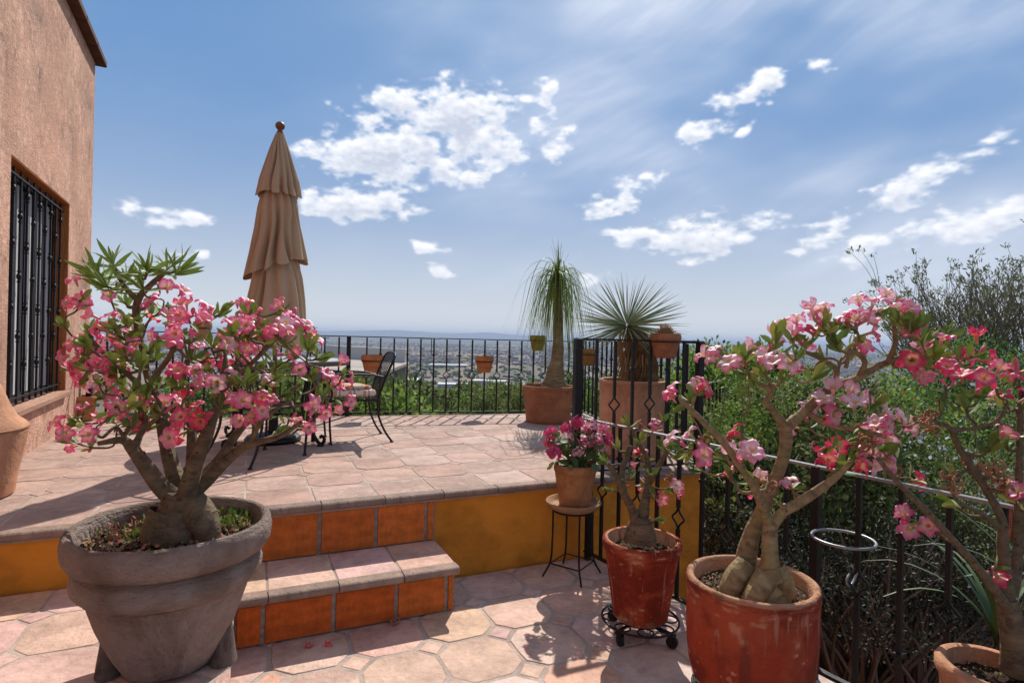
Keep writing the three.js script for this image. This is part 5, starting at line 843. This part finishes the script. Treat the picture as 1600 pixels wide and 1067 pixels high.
// ------------------------------------------------------------------ garden on the right
{
  reseed(5001);
  let shrubs = 0;
  const shrub = (label, px, pyTop, d, w, hgt, n, leaf, greens, stems, extra, geo) => {
    const lm = [0.8, 1.45, 1, 1.3, 0.9][shrubs++ % 5];
    const top = at(px, pyTop, d), y0 = -1.75, H = top.y - y0, t = thing('garden_shrub', label, 'shrub', V(top.x, y0, top.z)), lobes = [];
    for (let i = 0; i < 9; i++) { const r = rr(0.26, 0.42) * w; lobes.push([rr(-0.5, 0.5) * w, H - r * 1.05 - rnd() * hgt * 0.62, rr(-0.4, 0.4) * w, r]); }
    lobes.push([0, H - 0.32 * w, 0, 0.3 * w]);
    leafy(t, lobes, Math.round(n * 2.1 / Math.pow(lm, 1.5)), leaf * 0.68 * lm, greens, 0.016, stems, geo);
    if (extra) crown(t, 'blossom', leafCard(1, 0.8), M.cardLeaf, extra[0], () => { const l = pick(lobes), dd = rdir(); dd.y = Math.abs(dd.y); return { p: V(l[0] + dd.x * l[3], l[1] + dd.y * l[3], l[2] + dd.z * l[3]), s: rr(0.02, 0.045), dir: rdir() }; }, extra[1]);
    return t;
  };
  shrub('rounded green shrub just right of the terrace corner post', 1160, 560, 6.3, 1.3, 1.5, 5200, 0.055, GREENS.fresh, 26);
  shrub('dark green shrub behind the left flowers of the spreading desert rose', 1245, 575, 5.4, 1.4, 1.7, 5600, 0.05, GREENS.olive, 40, [70, [[0.5, 0.16, 0.06]]]);
  shrub('olive green shrub behind the trunk fork of the spreading desert rose', 1350, 572, 5.8, 1.6, 1.8, 6200, 0.05, GREENS.olive, 44, [50, [[0.45, 0.15, 0.06]]]);
  shrub('dense mid green shrub behind the right arm of the desert rose', 1450, 556, 6.2, 1.7, 1.9, 6400, 0.055, GREENS.fresh, 40);
  shrub('tall bright green bush below the bare tree at the right edge', 1545, 500, 8.5, 2.6, 2.0, 6800, 0.075, GREENS.deep, 26);
  shrub('pale blue flowering bush at the right edge behind the last desert rose', 1570, 560, 4.9, 1.5, 1.8, 5600, 0.045, GREENS.olive, 36, [420, [[0.55, 0.6, 0.8], [0.7, 0.72, 0.85]]]);
  shrub('low dark bush under the lower railing near the large red pot', 1240, 780, 4.6, 1.0, 0.7, 2600, 0.035, GREENS.shadeDim, 40);
  shrub('low dark twiggy bush under the lower railing at centre right', 1345, 770, 4.3, 1.2, 0.7, 2800, 0.035, GREENS.shadeDim, 60);
  shrub('low dark twiggy bush under the railing near the right edge', 1450, 765, 4.2, 1.1, 0.7, 2600, 0.035, GREENS.shadeDim, 60);
  shrub('large green bush closing the gap behind the garden at far right', 1640, 520, 7.0, 2.4, 2.4, 6000, 0.06, GREENS.fresh, 20); shrub('green shrub beyond the terrace corner below the city view', 1120, 590, 8.5, 1.6, 1.6, 4200, 0.06, GREENS.yellow, 14);
  shrub('green hedge like bush behind the two middle shrubs', 1290, 562, 8.0, 2.2, 1.8, 5200, 0.06, GREENS.fresh, 14); shrub('bushy green shrub in the gap left of the bare tree', 1420, 540, 9.0, 2.2, 1.9, 5200, 0.065, GREENS.fresh, 14);
  shrub('dark shrub below the terrace side wall', 1110, 700, 5.6, 0.9, 0.9, 2600, 0.04, GREENS.shadeDim, 30);
  // bare branched tree
  const tr = (label, px, pyTop, d, H, W, nl) => {
    const top = at(px, pyTop, d), t = thing('bare_tree', label, 'tree', V(top.x, top.y - H, top.z)), gs = [], tips = [];
    const grow = (p, dir, len, r, depth) => { const e = p.clone().addScaledVector(dir, len), m = p.clone().lerp(e, 0.5).add(rdir().multiplyScalar(len * 0.06)); gs.push(limb([p, m, e], [r, r * 0.8, r * 0.55], { rad: 5, step: 3, seed: gs.length })); if (depth === 0) { tips.push([e, dir]); return; } const n = depth > 2 ? 4 : 3; for (let i = 0; i < n; i++) { const q = dir.clone().multiplyScalar(1.15).add(rdir().multiplyScalar(0.62)).add(V(0, 0.3, 0)).normalize(); grow(p.clone().lerp(e, rr(0.55, 1)), q, len * rr(0.66, 0.85), r * 0.55, depth - 1); if (depth < 2) tips.push([p.clone().lerp(e, rnd()), q]); } };
    for (let i = 0; i < 10; i++) { const a = i / 10 * 6.28, l = H * rr(0.36, 0.46); grow(V(0, 0, 0), V(Math.cos(a) * 0.36 * W, 1, Math.sin(a) * 0.36 * W).normalize(), l, 0.028, 3); }
    obj('branch', gs, M.bare, t);
    crown(t, 'crown', CARD_LONG, M.cardLeaf, nl, () => { const [p, dir] = pick(tips); return { p: p.clone().add(rdir().multiplyScalar(0.05)), s: rr(0.04, 0.085), dir: dir.clone().add(rdir().multiplyScalar(0.9)).normalize() }; }, [[0.17, 0.19, 0.08], [0.21, 0.21, 0.11], [0.12, 0.14, 0.06]]);
  };
  tr('sparse thin branched tree with small leaves rising at right edge', 1552, 388, 9.5, 3.3, 1.5, 7000); tr('smaller sparse twiggy tree left of the taller bare one', 1488, 462, 10.5, 2.6, 1.3, 2400); tr('thin bare tree partly cut by the right edge of the picture', 1625, 395, 10, 3.2, 1.3, 2600);
  // pots and strap leaved plants on the garden ground
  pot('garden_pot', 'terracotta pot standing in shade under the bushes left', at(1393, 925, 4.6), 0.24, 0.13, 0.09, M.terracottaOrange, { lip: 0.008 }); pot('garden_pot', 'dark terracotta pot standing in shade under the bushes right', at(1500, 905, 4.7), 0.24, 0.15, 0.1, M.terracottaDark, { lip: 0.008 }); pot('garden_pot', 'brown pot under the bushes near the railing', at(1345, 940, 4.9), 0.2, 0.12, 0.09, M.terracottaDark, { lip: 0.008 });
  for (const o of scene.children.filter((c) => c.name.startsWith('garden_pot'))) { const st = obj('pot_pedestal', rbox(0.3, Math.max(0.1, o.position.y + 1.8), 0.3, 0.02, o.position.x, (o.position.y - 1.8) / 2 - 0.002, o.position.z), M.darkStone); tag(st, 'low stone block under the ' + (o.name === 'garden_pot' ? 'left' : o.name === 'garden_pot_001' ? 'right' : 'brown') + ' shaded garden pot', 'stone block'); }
  const strap = (label, p, n, len) => { const t = thing('strap_leaf_plant', label, 'plant', p); for (let i = 0; i < n; i++) { const l = len * rr(0.7, 1.1), dr = rr(0.6, 1.6), g = grid(2, 8, (u, v) => { const s = u * 2 - 1, a = dr * v; return V(Math.sin(a * 0.9 + 0.2) * l * v, Math.cos(a * 0.9) * l * v, s * 0.018 * (1 - v * 0.8) ); }), o = obj('leaf', g, pick(M.strap), t); o.rotation.y = rnd() * 6.28; } };
  strap('clump of long strap leaves in shade behind the right edge plant', at(1560, 1010, 3.3), 12, 0.8); strap('second clump of strap leaves beyond the railing at right edge', at(1625, 960, 3.6), 12, 0.9);
  const h = pot('red_hanging_pot', 'red pot hung on the lower railing at the right edge', at(1622, 850, 2.25), 0.24, 0.12, 0.09, M.redPot, { category: 'hanging pot' });
}

// ------------------------------------------------------------------ draw
const renderer = new THREE.WebGLRenderer({ antialias: true });
renderer.toneMapping = THREE.LinearToneMapping;
renderer.toneMappingExposure = EXPOSURE;
renderer.shadowMap.enabled = true;
renderer.render(scene, camera);
